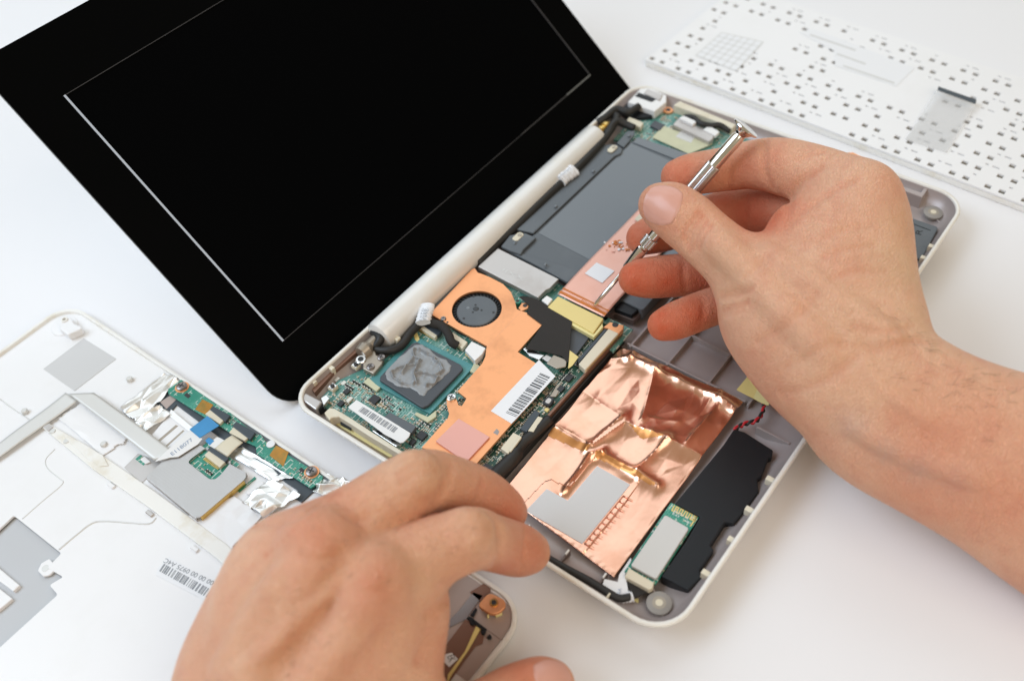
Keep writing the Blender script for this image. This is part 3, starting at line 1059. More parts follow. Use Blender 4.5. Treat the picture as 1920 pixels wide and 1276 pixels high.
# audio jack, ports and white bracket along the left side
q = P(*Z(3, (175, 745))[0], 12)
prism('audio_jack', W(3, 12.8, (85, 740), (130, 700), (255, 765), (210, 830)), 6, 'dull_metal', laptop, bevel=0.6)
prism('jack_mouth', W(3, 11.5, (205, 790), (245, 755), (275, 790), (230, 830)), 4, 'black_plastic', laptop, bevel=0.3)
prism('switch_plate', W(3, 11.5, (245, 740), (285, 715), (310, 745), (265, 800)), 3, 'steel', laptop, bevel=0.2)
wall = W(3, 13.6, (270, 850), (310, 812), (350, 818), (480, 895), (640, 1000), (860, 1140), (850, 1170), (600, 1020), (470, 935), (380, 880), (330, 885), (310, 905))
prism('port_wall', wall, 8, 'cream_plastic', tray, bevel=0.4)
prism('port_floor', W(3, 9.0, (310, 905), (350, 880), (480, 950), (740, 1110), (800, 1170), (760, 1180), (560, 1060)), 2, 'yellow_pale', tray, bevel=0.3)
prism('port_slot', W(3, 10.6, (395, 905), (475, 950), (470, 975), (390, 930)), 1.2, 'black_plastic', tray, bevel=0.2)
prism('port_slot', W(3, 10.6, (610, 1030), (780, 1130), (790, 1160), (620, 1060)), 1.2, 'black_plastic', tray, bevel=0.2)
shield = prism('port_shield', W(3, 12.6, (448, 808), (512, 752), (916, 1000), (905, 1030), (862, 1072), (840, 1075), (720, 1010)), 0.5, 'white_plastic', laptop, bevel=0.2)
bb = W(3, 12.62, (525, 838), (790, 1000), (822, 965), (560, 805))
barcode('bars', bb[0], bb[1], bb[2], bb[3], 'label_print_grey', shield, seed=8, n=28)
prism('shield_side', W(3, 10.6, (630, 985), (650, 960), (830, 1070), (850, 1080), (810, 1105)), 2.0, 'steel', laptop, bevel=0.2)
for pts in (((655, 985), (700, 975), (720, 1005), (680, 1015)), ((755, 1035), (795, 1035), (810, 1060), (775, 1068))):
    prism('shield_window', W(3, 10.75, *pts), 0.3, 'black_plastic', laptop, bevel=0)
prism('shield_cover', W(3, 12.0, (720, 880), (760, 845), (960, 950), (925, 1000), (840, 950)), 2.4, 'slate_cover', laptop, bevel=0.2)

# upper edge parts: black cloth over the memory module, silver shield, flex ribbon, drive
prism('fan_duct', W(4, 11.0, (110, 545), (415, 240), (430, 262), (150, 560)), 4, 'slate_cover', laptop, bevel=0.3)
sh = prism('metal_shield', W(4, 12.4, (463, 237), (612, 100), (1068, 330), (1000, 400), (975, 410), (912, 470)), 2.6, 'dull_metal', laptop, bevel=0.3)
text('embossed_letters', 'IIXX', P(*Z(4, (640, 270))[0], 12.42), P(*Z(4, (800, 345))[0], 12.42), 'shield_grey', sh, height=2.0, lift=0.04)
prism('white_plug', W(4, 12.3, (938, 487), (978, 452), (1022, 478), (985, 525)), 2.6, 'white_plastic', laptop, bevel=0.3)
prism('memory_module', W(4, 10.4, (1165, 660), (1290, 770), (1200, 890), (1130, 940), (1000, 830)), 1.2, 'chip_slate', laptop, bevel=0.1)
tape_pts = [(770, 462), (800, 455), (870, 466), (930, 492), (1168, 645), (1160, 720), (1140, 955), (1090, 905), (960, 872), (815, 852), (945, 672), (828, 585), (848, 530)]
prism('cloth_tape', W(4, 12.7, *tape_pts), 0.5, 'black_cloth', laptop, bevel=0.2)
prism('module_latch', W(4, 11.4, (800, 850), (830, 838), (960, 900), (920, 935), (850, 905)), 1.2, 'steel', laptop, bevel=0.2)
prism('module_latch', W(4, 11.6, (940, 920), (975, 892), (1040, 925), (1010, 965)), 1.0, 'dull_metal', laptop, bevel=0.3)
prism('amber_film', W(4, 12.2, (975, 960), (1030, 895), (1130, 935), (1120, 985), (1050, 1000)), 0.5, 'bracket_metal', laptop, bevel=0.3)
prism('kapton_tab', W(4, 12.4, (1148, 862), (1215, 912), (1170, 975), (1138, 1000)), 0.2, 'yellow_tape', laptop, bevel=0)
long_c = prism('board_connector', W(4, 11.8, (1215, 965), (1440, 700), (1515, 735), (1265, 1010)), 3.0, 'connector_cream', pcb, bevel=0.3)
a, b = W(4, 10.2, (1272, 1012))[0], W(4, 10.2, (1525, 738))[0]
for i in range(34):
    c = a.lerp(b, (i + 0.5) / 34)
    piece('pin', (1.1, 0.55, 0.6), 'gold_pin', (c.x, c.y, 10.2), pcb, math.atan2((b - a).y, (b - a).x) + math.pi / 2, bevel=0)
prism('connector_latch', W(4, 11.2, (1200, 940), (1420, 690), (1440, 700), (1215, 960)), 2.2, 'connector_dark', pcb, bevel=0.2)
prism('connector_ear', W(4, 12.0, (1400, 690), (1450, 650), (1555, 675), (1550, 705), (1520, 735), (1440, 700)), 2.5, 'copper_plate', pcb, bevel=0.3)
q = P(*Z(4, (1490, 672))[0], 12.05)
MB().revolve(q - Vector((0, 0, .05)), q + Vector((0, 0, 0.04)), [(0, 1.35), (1, 1.35)], 16).build('ear_hole', 'smd_dark', pcb)
# board strip parts below the heat sink
connector([(170, 372), (235, 290), (258, 305), (200, 385)], 7, 11.0, 2.0, 'connector_dark', 'connector_cream', [(205, 380), (248, 318), (268, 325), (228, 385)], ((225, 390), (270, 330), 8, 'gold_pin'))
connector([(88, 455), (142, 388), (178, 405), (120, 478)], 7, 11.2, 2.4, 'connector_cream')
connector([(120, 462), (165, 405), (178, 408), (132, 470)], 7, 11.5, 1.0, 'connector_cream')
q = P(*Z(7, (292, 252))[0], 9.4)
prism('coil', rounded(W(7, 10.6, (262, 258), (290, 228), (322, 240), (298, 278)), 1.6), 2.0, 'chip_black', pcb, bevel=0.3)
prism('coil_core', rounded(W(7, 10.9, (275, 257), (292, 238), (308, 246), (295, 267)), 1.0), 0.5, 'dull_metal', pcb, bevel=0.1)
for (x, y), (w, d, h) in (((380, 155), (3.4, 2.6, 1.2)), ((345, 200), (3.0, 2.4, 1.0)), ((28, 545), (4.4, 4.0, 1.2)), ((285, 290), (1.6, 1.6, 0.9))):
    q = P(*Z(7, (x, y))[0], 9.6)
    piece('chip', (w, d, h), 'chip_black' if w > 2 else 'yellow_tape', (q.x, q.y, 8.7), pcb)
prism('board_window', W(7, 9.6, (298, 235), (330, 180), (345, 195), (325, 235)), 0.8, 'bracket_metal', pcb)
# black cable lying along the bay
MB().tube(spline([P(*Z(13, p)[0], z) for p, z in (((600, 20), 9.5), ((480, 130), 9), ((390, 210), 8.5), ((310, 330), 8), ((200, 440), 8), ((120, 560), 9))], 8), [2.2] * 20 + [3.0] * 21, 12).build('bay_cable', 'black_rubber', laptop, smooth=True)

# ---- drive under its slate cover
hd = prism('hard_drive', rounded([Vector((121.5, 88, 11.4)), Vector((219, 88, 11.4)), Vector((219, 156, 11.4)), Vector((121.5, 156, 11.4))], 1.5), 6.5, 'slate_cover', laptop, bevel=0.4)
prism('drive_film', [Vector((p.x, p.y, 11.55)) for p in W(5, 11.55, (1180, 432), (1230, 440))][:1] + [Vector((212, 92, 11.55)), Vector((133, 92, 11.55))] + W(5, 11.55, (545, 1045)), 0.12, 'slate_film', hd, bevel=0)
# flange strip along the hinge side
fl = prism('drive_flange', W(5, 12.6, (1110, 500), (1065, 520), (510, 1045), (400, 1020), (330, 1060), (480, 880), (640, 740), (820, 570), (1000, 440), (1080, 440), (1120, 470)), 1.2, 'slate_cover', hd, bevel=0.3)
prism('drive_flange', W(5, 12.6, (1080, 430), (1150, 350), (1205, 345), (1200, 375), (1130, 460)), 1.2, 'slate_cover', hd, bevel=0.3)
prism('drive_tab', W(5, 13.0, (290, 1135), (350, 1060), (400, 1050), (455, 1045), (530, 1075), (440, 1160), (425, 1190), (350, 1165)), 1.6, 'slate_cover', hd, bevel=0.35)
prism('drive_skirt', W(4, 11.9, (690, 120), (800, 140), (1230, 265), (1135, 355), (905, 230)), 1.5, 'slate_cover', hd, bevel=0.3)
for fr, p in ((5, (405, 1068)), (5, (1050, 468))):
    q = P(*Z(fr, p)[0], 13.3)
    prism('screw_slot', rounded([q + Vector((-3, -1.6, 0)), q + Vector((3, -1.6, 0)), q + Vector((3, 1.6, 0)), q + Vector((-3, 1.6, 0))], 1.4), 0.6, 'connector_cream', hd, bevel=0.1)
    MB().revolve(q + Vector((1.2, -.2, 0)), q + Vector((1.2, -.2, 0.25)), [(0, 1.0), (1, 1.0)], 16).build('slot_hole', 'bracket_metal', hd)
for fr, p in ((5, (920, 622)), (5, (663, 862)), (5, (385, 1110)), (4, (740, 62)), (4, (968, 222)), (5, (1165, 380))):
    q = P(*Z(fr, p)[0], 13.2)
    piece('rivet', (1.5, 1.2, 1.0), 'slate_film', (q.x, q.y, 12.6), hd, bevel=0.25)
# cable running along the hinge with its white printed sleeve
MB().tube(spline([P(*Z(5, p)[0], z) for p, z in (((130, 1255), 11), ((250, 1130), 11.5), ((350, 1040), 12), ((500, 895), 12.6), ((640, 760), 13), ((760, 650), 13.6), ((870, 540), 13.6), ((970, 430), 13.6), ((1030, 350), 14), ((1080, 260), 13), ((1040, 230), 12))], 8), 2.1, 12).build('antenna_cable', 'black_rubber', laptop, smooth=True)
MB().tube(spline([P(*Z(5, p)[0], z) for p, z in (((60, 1270), 12.5), ((200, 1130), 13), ((400, 960), 13.4), ((600, 770), 14), ((700, 680), 14.4), ((850, 560), 14.4), ((960, 450), 14.4))], 8), 0.8, 8).build('grey_cable', 'flex_grey', laptop, smooth=True)
sl = paper_sleeve([P(*Z(5, p)[0], 14.5) for p in ((690, 690), (720, 665), (755, 640), (790, 612))], 3.0, 2)
for k in range(3):
    text('lettering', '4G2', P(*Z(5, (690 + k * 28, 672 - k * 22))[0], 17.9), P(*Z(5, (712 + k * 28, 640 - k * 22))[0], 17.9), 'label_print_grey', sl, height=0.9)

# ---- copper flex ribbon with yellow connector
rz_ = 13.3
fa, fb = P(*Z(4, (1060, 440))[0], rz_), P(*Z(4, (1405, 612))[0], rz_)
fd, fc = P(1205, 383, rz_), None
fc = fb + (fd - fa)


def flex_h(s, t):
    return 0.35 * math.sin(t * 5 + s) - 0.5 * max(0, 0.1 - t) * 6 + 0.12 * noise.noise(Vector((s * 4, t * 9, 0)))


flex = crumple((fa, fb, fc, fd), 20, 40, flex_h, 'flex_ribbon', 'flex_copper', laptop, thick=0.25)
for dt, w in ((0.012, 0.02), (0.05, 0.012)):
    q = [fa.lerp(fd, dt), fb.lerp(fc, dt), fb.lerp(fc, dt + w), fa.lerp(fd, dt + w)]
    prism('solder_line', [p + Vector((0, 0, 0.3 - 2.2 * max(0, 0.1 - dt))) for p in q], 0.25, 'flex_rust', flex, bevel=0)
rng = random.Random(5)
for i in range(16):
    s = 0.45 + 0.5 * i / 15
    p0, p1 = fa.lerp(fb, s).lerp(fd.lerp(fc, s), 0.02), fa.lerp(fb, s).lerp(fd.lerp(fc, s), 0.05 + 0.07 * rng.random())
    d = (fb - fa).normalized() * 0.3
    up = Vector((0, 0, 0.12))
    prism('trace', [p0 + up, p0 + d + up, p1 + d + up, p1 + up], 0.2, 'flex_rust', flex, bevel=0)
prism('ribbon_sticker', [p + Vector((0, 0, 0)) for p in W(4, 13.95, (1262, 288), (1350, 207), (1484, 270), (1392, 360))], 0.1, 'sticker_white', flex, bevel=0)
prism('ribbon_sticker', W(5, 14.0, (1200, 950), (1235, 915), (1290, 945), (1255, 985)), 0.1, 'connector_cream', flex, bevel=0)
# burnt patch: irregular flakes
for i in range(26):
    x, y = 1500 + rng.gauss(0, 38), 80 + rng.gauss(0, 26)
    q = P(*Z(4, (x + 20, y))[0], 13.75)
    r = rng.uniform(0.25, 0.9)
    pts = [q + Vector((r * math.cos(w) * rng.uniform(.6, 1.2), r * math.sin(w) * rng.uniform(.6, 1.2), rng.uniform(0, 0.15))) for w in [k * 1.05 for k in range(6)]]
    prism('burn_flake', pts, 0.2, rng.choice(('flex_rust', 'flex_rust', 'flex_copper', 'sticker_white')), flex, bevel=0)
yb = prism('ribbon_connector', W(4, 12.9, (985, 540), (1062, 458), (1402, 625), (1325, 735)), 2.5, 'yellow_tape', laptop, bevel=0.25)
prism('ribbon_connector_side', W(4, 12.2, (980, 545), (1328, 740), (1395, 660), (1398, 690), (1330, 765), (975, 570)), 2.2, 'yellow_pale', laptop, bevel=0.2)
# dark well beside the ribbon
prism('drive_bay_block', W(8, 10.5, (150, 1040), (205, 985), (330, 985), (320, 1010), (245, 1075)), 5, 'black_plastic', laptop, bevel=0.3)
prism('bay_rim', W(8, 8.5, (85, 1090), (150, 1045), (250, 1085), (345, 1000), (350, 1012), (255, 1105), (150, 1065), (100, 1110)), 3, 'mauve_dark', laptop, bevel=0.2)
# ---- crumpled copper foil over the battery bay
fq = W(7, 6.2, (90, 648), (600, 22), (1125, 258), (572, 1006))
fq = [fq[0], fq[1], fq[2], fq[3]]
rng = random.Random(21)
pts, hh = [], []
for i in range(7):
    for j in range(7):
        s, t = i / 6, j / 6
        edge = i in (0, 6) or j in (0, 6)
        s2 = s if i in (0, 6) else s + rng.uniform(-.07, .07)
        t2 = t if j in (0, 6) else t + rng.uniform(-.07, .07)
        amp = 0.35 + 2.4 * max(0, s - 0.28)
        pts.append((s2, t2))
        hh.append((rng.uniform(-0.15, 1) if not edge else rng.uniform(0, 0.5)) * amp)
field1 = facet_field(pts, hh)
rng = random.Random(8)
pts2, hh2 = [], []
for i in range(13):
    for j in range(12):
        s, t = i / 12, j / 11
        if 0 < i < 12: s += rng.uniform(-.035, .035)
        if 0 < j < 11: t += rng.uniform(-.035, .035)
        pts2.append((s, t))
        hh2.append(rng.uniform(-1, 1) * (0.10 + 0.8 * max(0, s - 0.3)))
field2 = facet_field(pts2, hh2)


def field(s, t):
    return field1(s, t) + field2(s, t)




def seg_d(p, a, b):
    p, a, b = Vector(p), Vector(a), Vector(b)
    ab = b - a
    t = max(0, min(1, (p - a).dot(ab) / ab.length_squared))
    return (p - a - ab * t).length, t


def foil_uv(fr, x, y):
    """(u, v) of a pixel on the foil quad by Newton on the bilinear map"""
    p = P(*Z(fr, (x, y))[0], 6.6)
    s, t = 0.5, 0.5
    for _ in range(12):
        q = fq[0].lerp(fq[1], s).lerp(fq[3].lerp(fq[2], s), t)
        ds = (fq[1] - fq[0]).lerp(fq[2] - fq[3], t)
        dt = (fq[3] - fq[0]).lerp(fq[2] - fq[1], s)
        e = p - q
        det = ds.x * dt.y - ds.y * dt.x
        s += (e.x * dt.y - e.y * dt.x) / det
        t += (ds.x * e.y - ds.y * e.x) / det
    return s, t


# ridges (height mm, half width in uv) that the foil shows
RID = []
for fr, line, h, w in ((7, ((640, 85), (825, 160), (1000, 240), (1085, 300)), 2.2, 0.022), (7, ((690, 340), (745, 130)), 1.8, 0.05), (7, ((455, 465), (605, 330)), 1.6, 0.03), (7, ((320, 360), (480, 455), (620, 350), (790, 420), (940, 490)), 2.0, 0.04),
                       (7, ((350, 655), (470, 490), (520, 480)), 2.6, 0.02), (7, ((520, 485), (660, 555), (760, 615)), 2.2, 0.025), (7, ((670, 555), (800, 425)), 1.7, 0.03), (7, ((440, 215), (600, 330)), 1.2, 0.05), (7, ((880, 440), (1010, 280)), 1.6, 0.03),
                       (7, ((560, 80), (640, 85), (660, 40)), 1.8, 0.025), (7, ((1030, 215), (1015, 250), (1090, 300)), 1.4, 0.02), (7, ((720, 330), (850, 345)), 0.9, 0.04)):
    uv = [foil_uv(fr, *p) for p in line]
    RID.append((uv, h, w))
ladder = [foil_uv(13, 1190, 610), foil_uv(13, 900, 950)]


FOIL_CACHE = {}


def foil_h(s, t):
    if (s, t) not in FOIL_CACHE: FOIL_CACHE[s, t] = foil_raw(s, t)
    return FOIL_CACHE[s, t]


def foil_raw(s, t):
    h = field(min(max(s, 0), 1), min(max(t, 0), 1))
    for uv, H, w in RID:
        d = min(seg_d((s, t), uv[i], uv[i + 1])[0] for i in range(len(uv) - 1))
        if d < 7 * w:
            h += H * math.exp(-(d / w)) * (0.8 + 0.4 * noise.noise(Vector((s * 7, t * 7, 2))))
    h += 0.16 * noise.noise(Vector((s * 8, t * 8, 0))) * (0.3 + s)
    h += 0.012 * noise.noise(Vector((s * 40, t * 40, 0)))
    # pressed flat round the cut-out
    fl = min(1, max(0, (s - 0.02) / 0.1)) if s < 0.12 else 1
    h *= fl
    m = sticker_d(s, t)
    if m > -0.05:
        h = h * max(0, min(1, -m / 0.05)) + 0.35
    e = min(s, 1 - s, t, 1 - t)
    if e < 0.02: h += 0.1 * noise.noise(Vector((s * 30, t * 30, 5)))
    return h


L_px = ((195, 722), (285, 628), (375, 678), (500, 531), (641, 610), (436, 862))
L_uv = [foil_uv(7, *p) for p in L_px]


def sticker_d(s, t):
    d = min(seg_d((s, t), L_uv[i - 1], L_uv[i])[0] for i in range(6))
    return d if inside((s, t), L_uv) else -d


foil = crumple(fq, 170, 150, foil_h, 'copper_foil', 'copper_foil', laptop, thick=0.08)
smooth_by_angle(foil, 24)
prism('battery_body', [Vector((p.x, p.y, 5.9)) for p in W(7, 5.9, (150, 640), (600, 90), (1060, 280), (570, 950))], 2.3, 'brown_bay', laptop)
prism('grey_cutout', W(7, 6.75, *L_px), 0.12, 'sticker_grey', foil, bevel=0)
# pressed ladder of folds beside the cut-out
for i in range(10):
    k = i / 9
    a, b = P(*Z(13, (1150 - 290 * k, 592 + 353 * k))[0], 7.0), P(*Z(13, (1225 - 290 * k, 630 + 353 * k))[0], 6.9)
    MB().tube([a, a.lerp(b, 0.5) + Vector((0, 0, 0.15)), b], [0.22, 0.24, 0.1], 6).build('fold', 'copper_foil', foil, smooth=True)
for x in (0, 38):
    MB().tube(spline([P(*Z(13, (1150 + x - 290 * k, 592 + x * 0.5 + 353 * k))[0], 6.95) for k in (0, .25, .5, .75, 1)], 4), 0.16, 6).build('fold', 'copper_foil', foil, smooth=True)
# amber tape bands
for band in (((305, 365), (470, 460), (455, 480), (285, 400)), ((600, 350), (790, 418), (690, 420), (640, 365)), ((495, 478), (560, 500), (750, 610), (740, 622), (540, 520), (490, 500))):
    uv = [foil_uv(7, *p) for p in band]
    a, b, c, d = uv[0], uv[1], uv[2], uv[3]
    us = [p[0] for p in uv]
    ts = [p[1] for p in uv]
    # patch of the same surface, lifted a hair
    crumple(fq, 170, 150, lambda s, t: foil_h(s, t) + 0.1, 'amber_tape', 'amber_tape', foil, mask=lambda s, t, uv=uv: inside((s, t), uv))

# ---- black speaker box and wireless module on the right of the bay
prism('speaker_box', W(7, 9.4, (1085, 372), (1130, 385), (1252, 462), (1248, 490), (1232, 495), (1205, 570), (1185, 585), (1190, 640), (1120, 735), (1085, 775), (1048, 770), (985, 868), (1000, 890), (940, 975), (948, 1005), (890, 1062), (775, 1000), (880, 850), (940, 748), (832, 690), (1040, 440)), 5.5, 'black_plastic', laptop, bevel=0.5)
mod = prism('wireless_board', W(14, 8.6, (668, 305), (870, 400), (560, 880), (340, 790)), 1.0, 'pcb_green', laptop, bevel=0.1)
prism('module_shield', W(14, 10.4, (622, 398), (636, 395), (788, 480), (790, 495), (572, 832), (556, 838), (392, 750), (390, 738)), 1.8, 'shield_grey', mod, bevel=0.25)
# gold meander aerial
a0, a1, dn = P(*Z(14, (690, 322))[0], 8.68), P(*Z(14, (850, 398))[0], 8.68), P(*Z(14, (668, 362))[0], 8.68) - P(*Z(14, (690, 322))[0], 8.68)
mb = MB()
wd = (a1 - a0).normalized()
N = 10
for i in range(N + 1):
    c = a0.lerp(a1, i / N)
    mb.prism([c, c + wd * 0.45, c + wd * 0.45 + dn, c + dn], 0.06)
    if i < N:
        c2 = a0.lerp(a1, (i + 1) / N) + wd * 0.45
        o = dn * (0.0 if i % 2 else 0.82)
        mb.prism([c + o + Vector((0, 0, .01)), c2 + o + Vector((0, 0, .01)), c2 + o + dn * 0.18 + Vector((0, 0, .01)), c + o + dn * 0.18 + Vector((0, 0, .01))], 0.06)
e0 = P(*Z(14, (850, 395))[0], 8.68)
e1 = P(*Z(14, (800, 470))[0], 8.68)
mb.prism([e0, e0 + wd * 0.5, e1 + wd * 0.5, e1], 0.06)
mb.build('meander_aerial', 'gold_pin', mod)
text('lettering', 'AW-BT253', P(*Z(14, (685, 372))[0], 8.66), P(*Z(14, (750, 405))[0], 8.66), 'sticker_white', mod, height=0.9)
text('lettering', 'V03', P(*Z(14, (760, 412))[0], 8.66), P(*Z(14, (785, 424))[0], 8.66), 'sticker_white', mod, height=0.9)
text('lettering', '2-E3', P(*Z(14, (675, 388))[0], 8.66), P(*Z(14, (720, 412))[0], 8.66), 'sticker_white', mod, height=0.9)
text('lettering', 'C5-4', P(*Z(14, (765, 438))[0], 8.66), P(*Z(14, (803, 458))[0], 8.66), 'sticker_white', mod, height=0.9)
prism('module_plug', W(14, 9.8, (372, 762), (550, 868), (540, 905), (515, 918), (342, 825)), 3, 'connector_cream', mod, bevel=0.4)
for i in range(12):
    a = P(*Z(14, (395, 760))[0], 9.3)
    b = P(*Z(14, (555, 845))[0], 9.3)
    c = a.lerp(b, (i + .5) / 12)
    piece('pin', (0.45, 1.0, 0.4), 'screw_dark', (c.x, c.y, 9.0), mod, math.atan2((b - a).y, (b - a).x), bevel=0)
# black cable along the left front edge, white sleeve, black tape and yellow pad
MB().tube(spline([P(*Z(14, p)[0], z) for p, z in (((-560, 500), 9.8), ((-300, 640), 9.7), ((-80, 765), 9.6), ((100, 860), 9.4), ((220, 935), 9.2), ((300, 978), 8.8), ((380, 970), 8.4))], 8), 1.4, 12).build('speaker_cable', 'black_rubber', laptop, smooth=True)
s2 = paper_sleeve([P(*Z(14, p)[0], 7.3) for p in ((285, 968), (320, 972), (360, 970), (398, 962))], 2.2, 5)
prism('label_flag', [P(980 + x / 5.8, 980 + y / 5.8, 8.2) for x, y in ((1175, 375), (1182, 400), (1112, 560), (1135, 660), (1150, 760), (1040, 795), (985, 740), (870, 665), (890, 605), (1035, 640), (1050, 560))], 0.2, 'sticker_white', laptop, bevel=0)
text('lettering', '2LA', P(*Z(14, (305, 960))[0], 9.85), P(*Z(14, (322, 912))[0], 8.4), 'print_blue', s2, height=1.2)
prism('cloth_tape', W(14, 7.6, (350, 850), (400, 850), (520, 925), (470, 950), (400, 978), (385, 940)), 0.8, 'black_cloth', laptop, bevel=0.2)
prism('yellow_pad', W(14, 5.4, (330, 1000), (440, 975), (440, 1010), (420, 1050)), 1.5, 'yellow_pale', laptop, bevel=0.2)
# white supports under the foil edge
for x, y in ((60, 50), (485, 320), (890, 575)):
    q = P(980 + x / 5.8, 980 + y / 5.8, 8.2)
    piece('gusset', (7.5, 0.8, 4.6), 'mauve_dark', (q.x - 2.2, q.y, 3.4), tray)
    piece('gusset_tip', (2.2, 0.6, 1.0), 'white_plastic', (q.x, q.y, 7.9), tray)
q = P(980 + 925 / 5.8, 980 + 800 / 5.8, 10)
piece('gusset_tip', (3.0, 0.7, 4.0), 'connector_cream', (q.x, q.y, 6.5), tray)
# yellow tape and twisted red / black wire
prism('yellow_tape', W(7, 9.0, (1096, 205), (1142, 150), (1190, 190), (1168, 242)), 0.3, 'yellow_tape', laptop, bevel=0)
prism('yellow_tape', W(7, 9.9, (1168, 242), (1190, 190), (1248, 238), (1232, 272), (1205, 262)), 0.3, 'yellow_pale', laptop, bevel=0)
wp = spline([P(*Z(7, p)[0], 8) for p in ((1205, 240), (1212, 285), (1185, 335), (1130, 352), (1088, 375))], 10)
for k, m in ((0, 'wire_red'), (math.pi, 'black_rubber')):
    MB().tube([Vector(p) + Vector((0.55 * math.cos(i * 0.7 + k), 0.55 * math.sin(i * 0.7 + k) * 0.6, 0.5 * math.sin(i * 0.7 + k))) for i, p in enumerate(wp)], 0.55, 8).build('speaker_wire', m, laptop, smooth=True)
# far right corner: slate speaker plate with raised marks, black trim
sp = prism('speaker_plate', W(8, 9.8, (1742, 548), (1756, 542), (1905, 592), (1910, 604), (1825, 765), (1808, 770), (1745, 748), (1700, 640)), 3.5, 'slate_cover', laptop, bevel=0.4)
text('embossed_letters', 'YC', P(*Z(8, (1765, 628))[0], 9.82), P(*Z(8, (1780, 590))[0], 9.82), 'black_plastic', sp, height=2.6)
text('embossed_letters', 'R', P(*Z(8, (1818, 640))[0], 9.82), P(*Z(8, (1828, 615))[0], 9.82), 'black_plastic', sp, height=2.6)
for a, b in (((1770, 575), (1870, 612)),):
    p, q = P(*Z(8, a)[0], 9.9), P(*Z(8, b)[0], 9.9)
    prism('embossed_line', [p, q, q + Vector((-.4, -.1, 0)), p + Vector((-.4, -.1, 0))], 0.1, 'black_plastic', sp, bevel=0)
prism('speaker_box', W(8, 8.5, (1745, 770), (1820, 775), (1900, 640), (1912, 655), (1800, 850), (1765, 860)), 4, 'black_plastic', laptop, bevel=0.3)
prism('corner_wall', W(6, 12.6, (1325, 905), (1420, 935), (1445, 895), (1465, 900), (1425, 960), (1330, 925)), 8, 'mauve_paint', tray, bevel=0.3)

# ---- upper right daughter board parts
prism('lan_port', W(5, 13.4, (1155, 150), (1240, 60), (1300, 50), (1420, 105), (1420, 150), (1340, 215)), 5, 'white_plastic', laptop, bevel=0.5)
prism('port_film', W(5, 13.6, (1205, 110), (1230, 85), (1350, 130), (1320, 150)), 0.4, 'black_plastic', laptop, bevel=0.1)
prism('port_spring', W(5, 14.0, (1265, 90), (1290, 60), (1395, 100), (1375, 140)), 0.8, 'dull_metal', laptop, bevel=0.3)
prism('port_base', W(5, 10.5, (1100, 210), (1150, 160), (1340, 215), (1320, 250), (1200, 260)), 3, 'black_plastic', laptop, bevel=0.3)
MB().tube(spline([P(*Z(5, p)[0], z) for p, z in (((950, 290), 13), ((1010, 250), 14), ((1080, 200), 14), ((1160, 220), 13.5), ((1230, 180), 13))], 6), 1.9, 10).build('hinge_cable', 'black_rubber', laptop, smooth=True)
MB().tube(spline([P(*Z(5, p)[0], z) for p, z in (((1010, 370), 14), ((1070, 290), 14.5), ((1130, 300), 13), ((1200, 330), 12))], 6), 2.0, 10).build('hinge_cable', 'black_rubber', laptop, smooth=True)
prism('wire_plug', W(5, 12, (1145, 280), (1165, 250), (1265, 290), (1245, 325)), 3, 'connector_cream', pcb2, bevel=0.4)
q = P(*Z(5, (1432, 215))[0], 8.8)
MB().revolve(q, q + Vector((0, 0, 1.0)), [(0, 2.6), (1, 2.4)], 22).build('board_ring', 'copper_plate', pcb2)
MB().revolve(q, q + Vector((0, 0, 1.1)), [(0, 1.3), (1, 1.3)], 16).build('board_hole', 'smd_dark', pcb2)
prism('chip', W(5, 10.0, (1308, 310), (1340, 275), (1410, 305), (1375, 345)), 1.3, 'chip_slate', pcb2)
prism('paper_label', W(5, 9.6, (1330, 370), (1400, 310), (1610, 400), (1604, 505)), 0.3, 'yellow_pale', pcb2, bevel=0) if False else None
lab = prism('paper_label', W(6, 9.8, (112, 668), (165, 612), (405, 700), (290, 748)), 0.3, 'glue_cream', pcb2, bevel=0)
prism('chip', W(6, 9.9, (225, 665), (262, 625), (330, 650), (300, 695)), 0.2, 'shield_grey', pcb2, bevel=0)
prism('sd_slot', W(6, 12.0, (210, 605), (240, 572), (418, 645), (408, 675), (390, 690)), 3.2, 'dull_metal', laptop, bevel=0.6)
prism('sd_slot_top', W(6, 13.4, (240, 572), (265, 562), (330, 590), (310, 606)), 2.0, 'white_plastic', laptop, bevel=0.4)
prism('sd_slot_top', W(6, 12.6, (360, 630), (385, 608), (440, 640), (420, 660)), 2.0, 'white_plastic', laptop, bevel=0.4)
MB().tube(spline([P(*Z(6, p)[0], z) for p, z in (((270, 570), 11), ((310, 572), 12.5), ((345, 600), 13), ((400, 612), 12.5), ((440, 610), 12.5), ((490, 640), 11))], 6), 1.5, 10).build('port_cable', 'black_rubber', laptop, smooth=True)
prism('side_wall', W(6, 13.2, (215, 510), (245, 490), (520, 605), (500, 625), (450, 600)), 6, 'cream_plastic', tray, bevel=0.5)
prism('drive_end_strip', W(5, 11.9, (1190, 425), (1225, 390), (1600, 515), (1605, 560), (1480, 540)), 0.4, 'slate_film', hd, bevel=0.1)
prism('copper_edge_strip', W(6, 13.9, (1060, 742), (1090, 742), (1190, 795), (1140, 785)), 0.3, 'copper_plate', laptop, bevel=0)

# ---- small soldered parts, too many and too small to pick apart


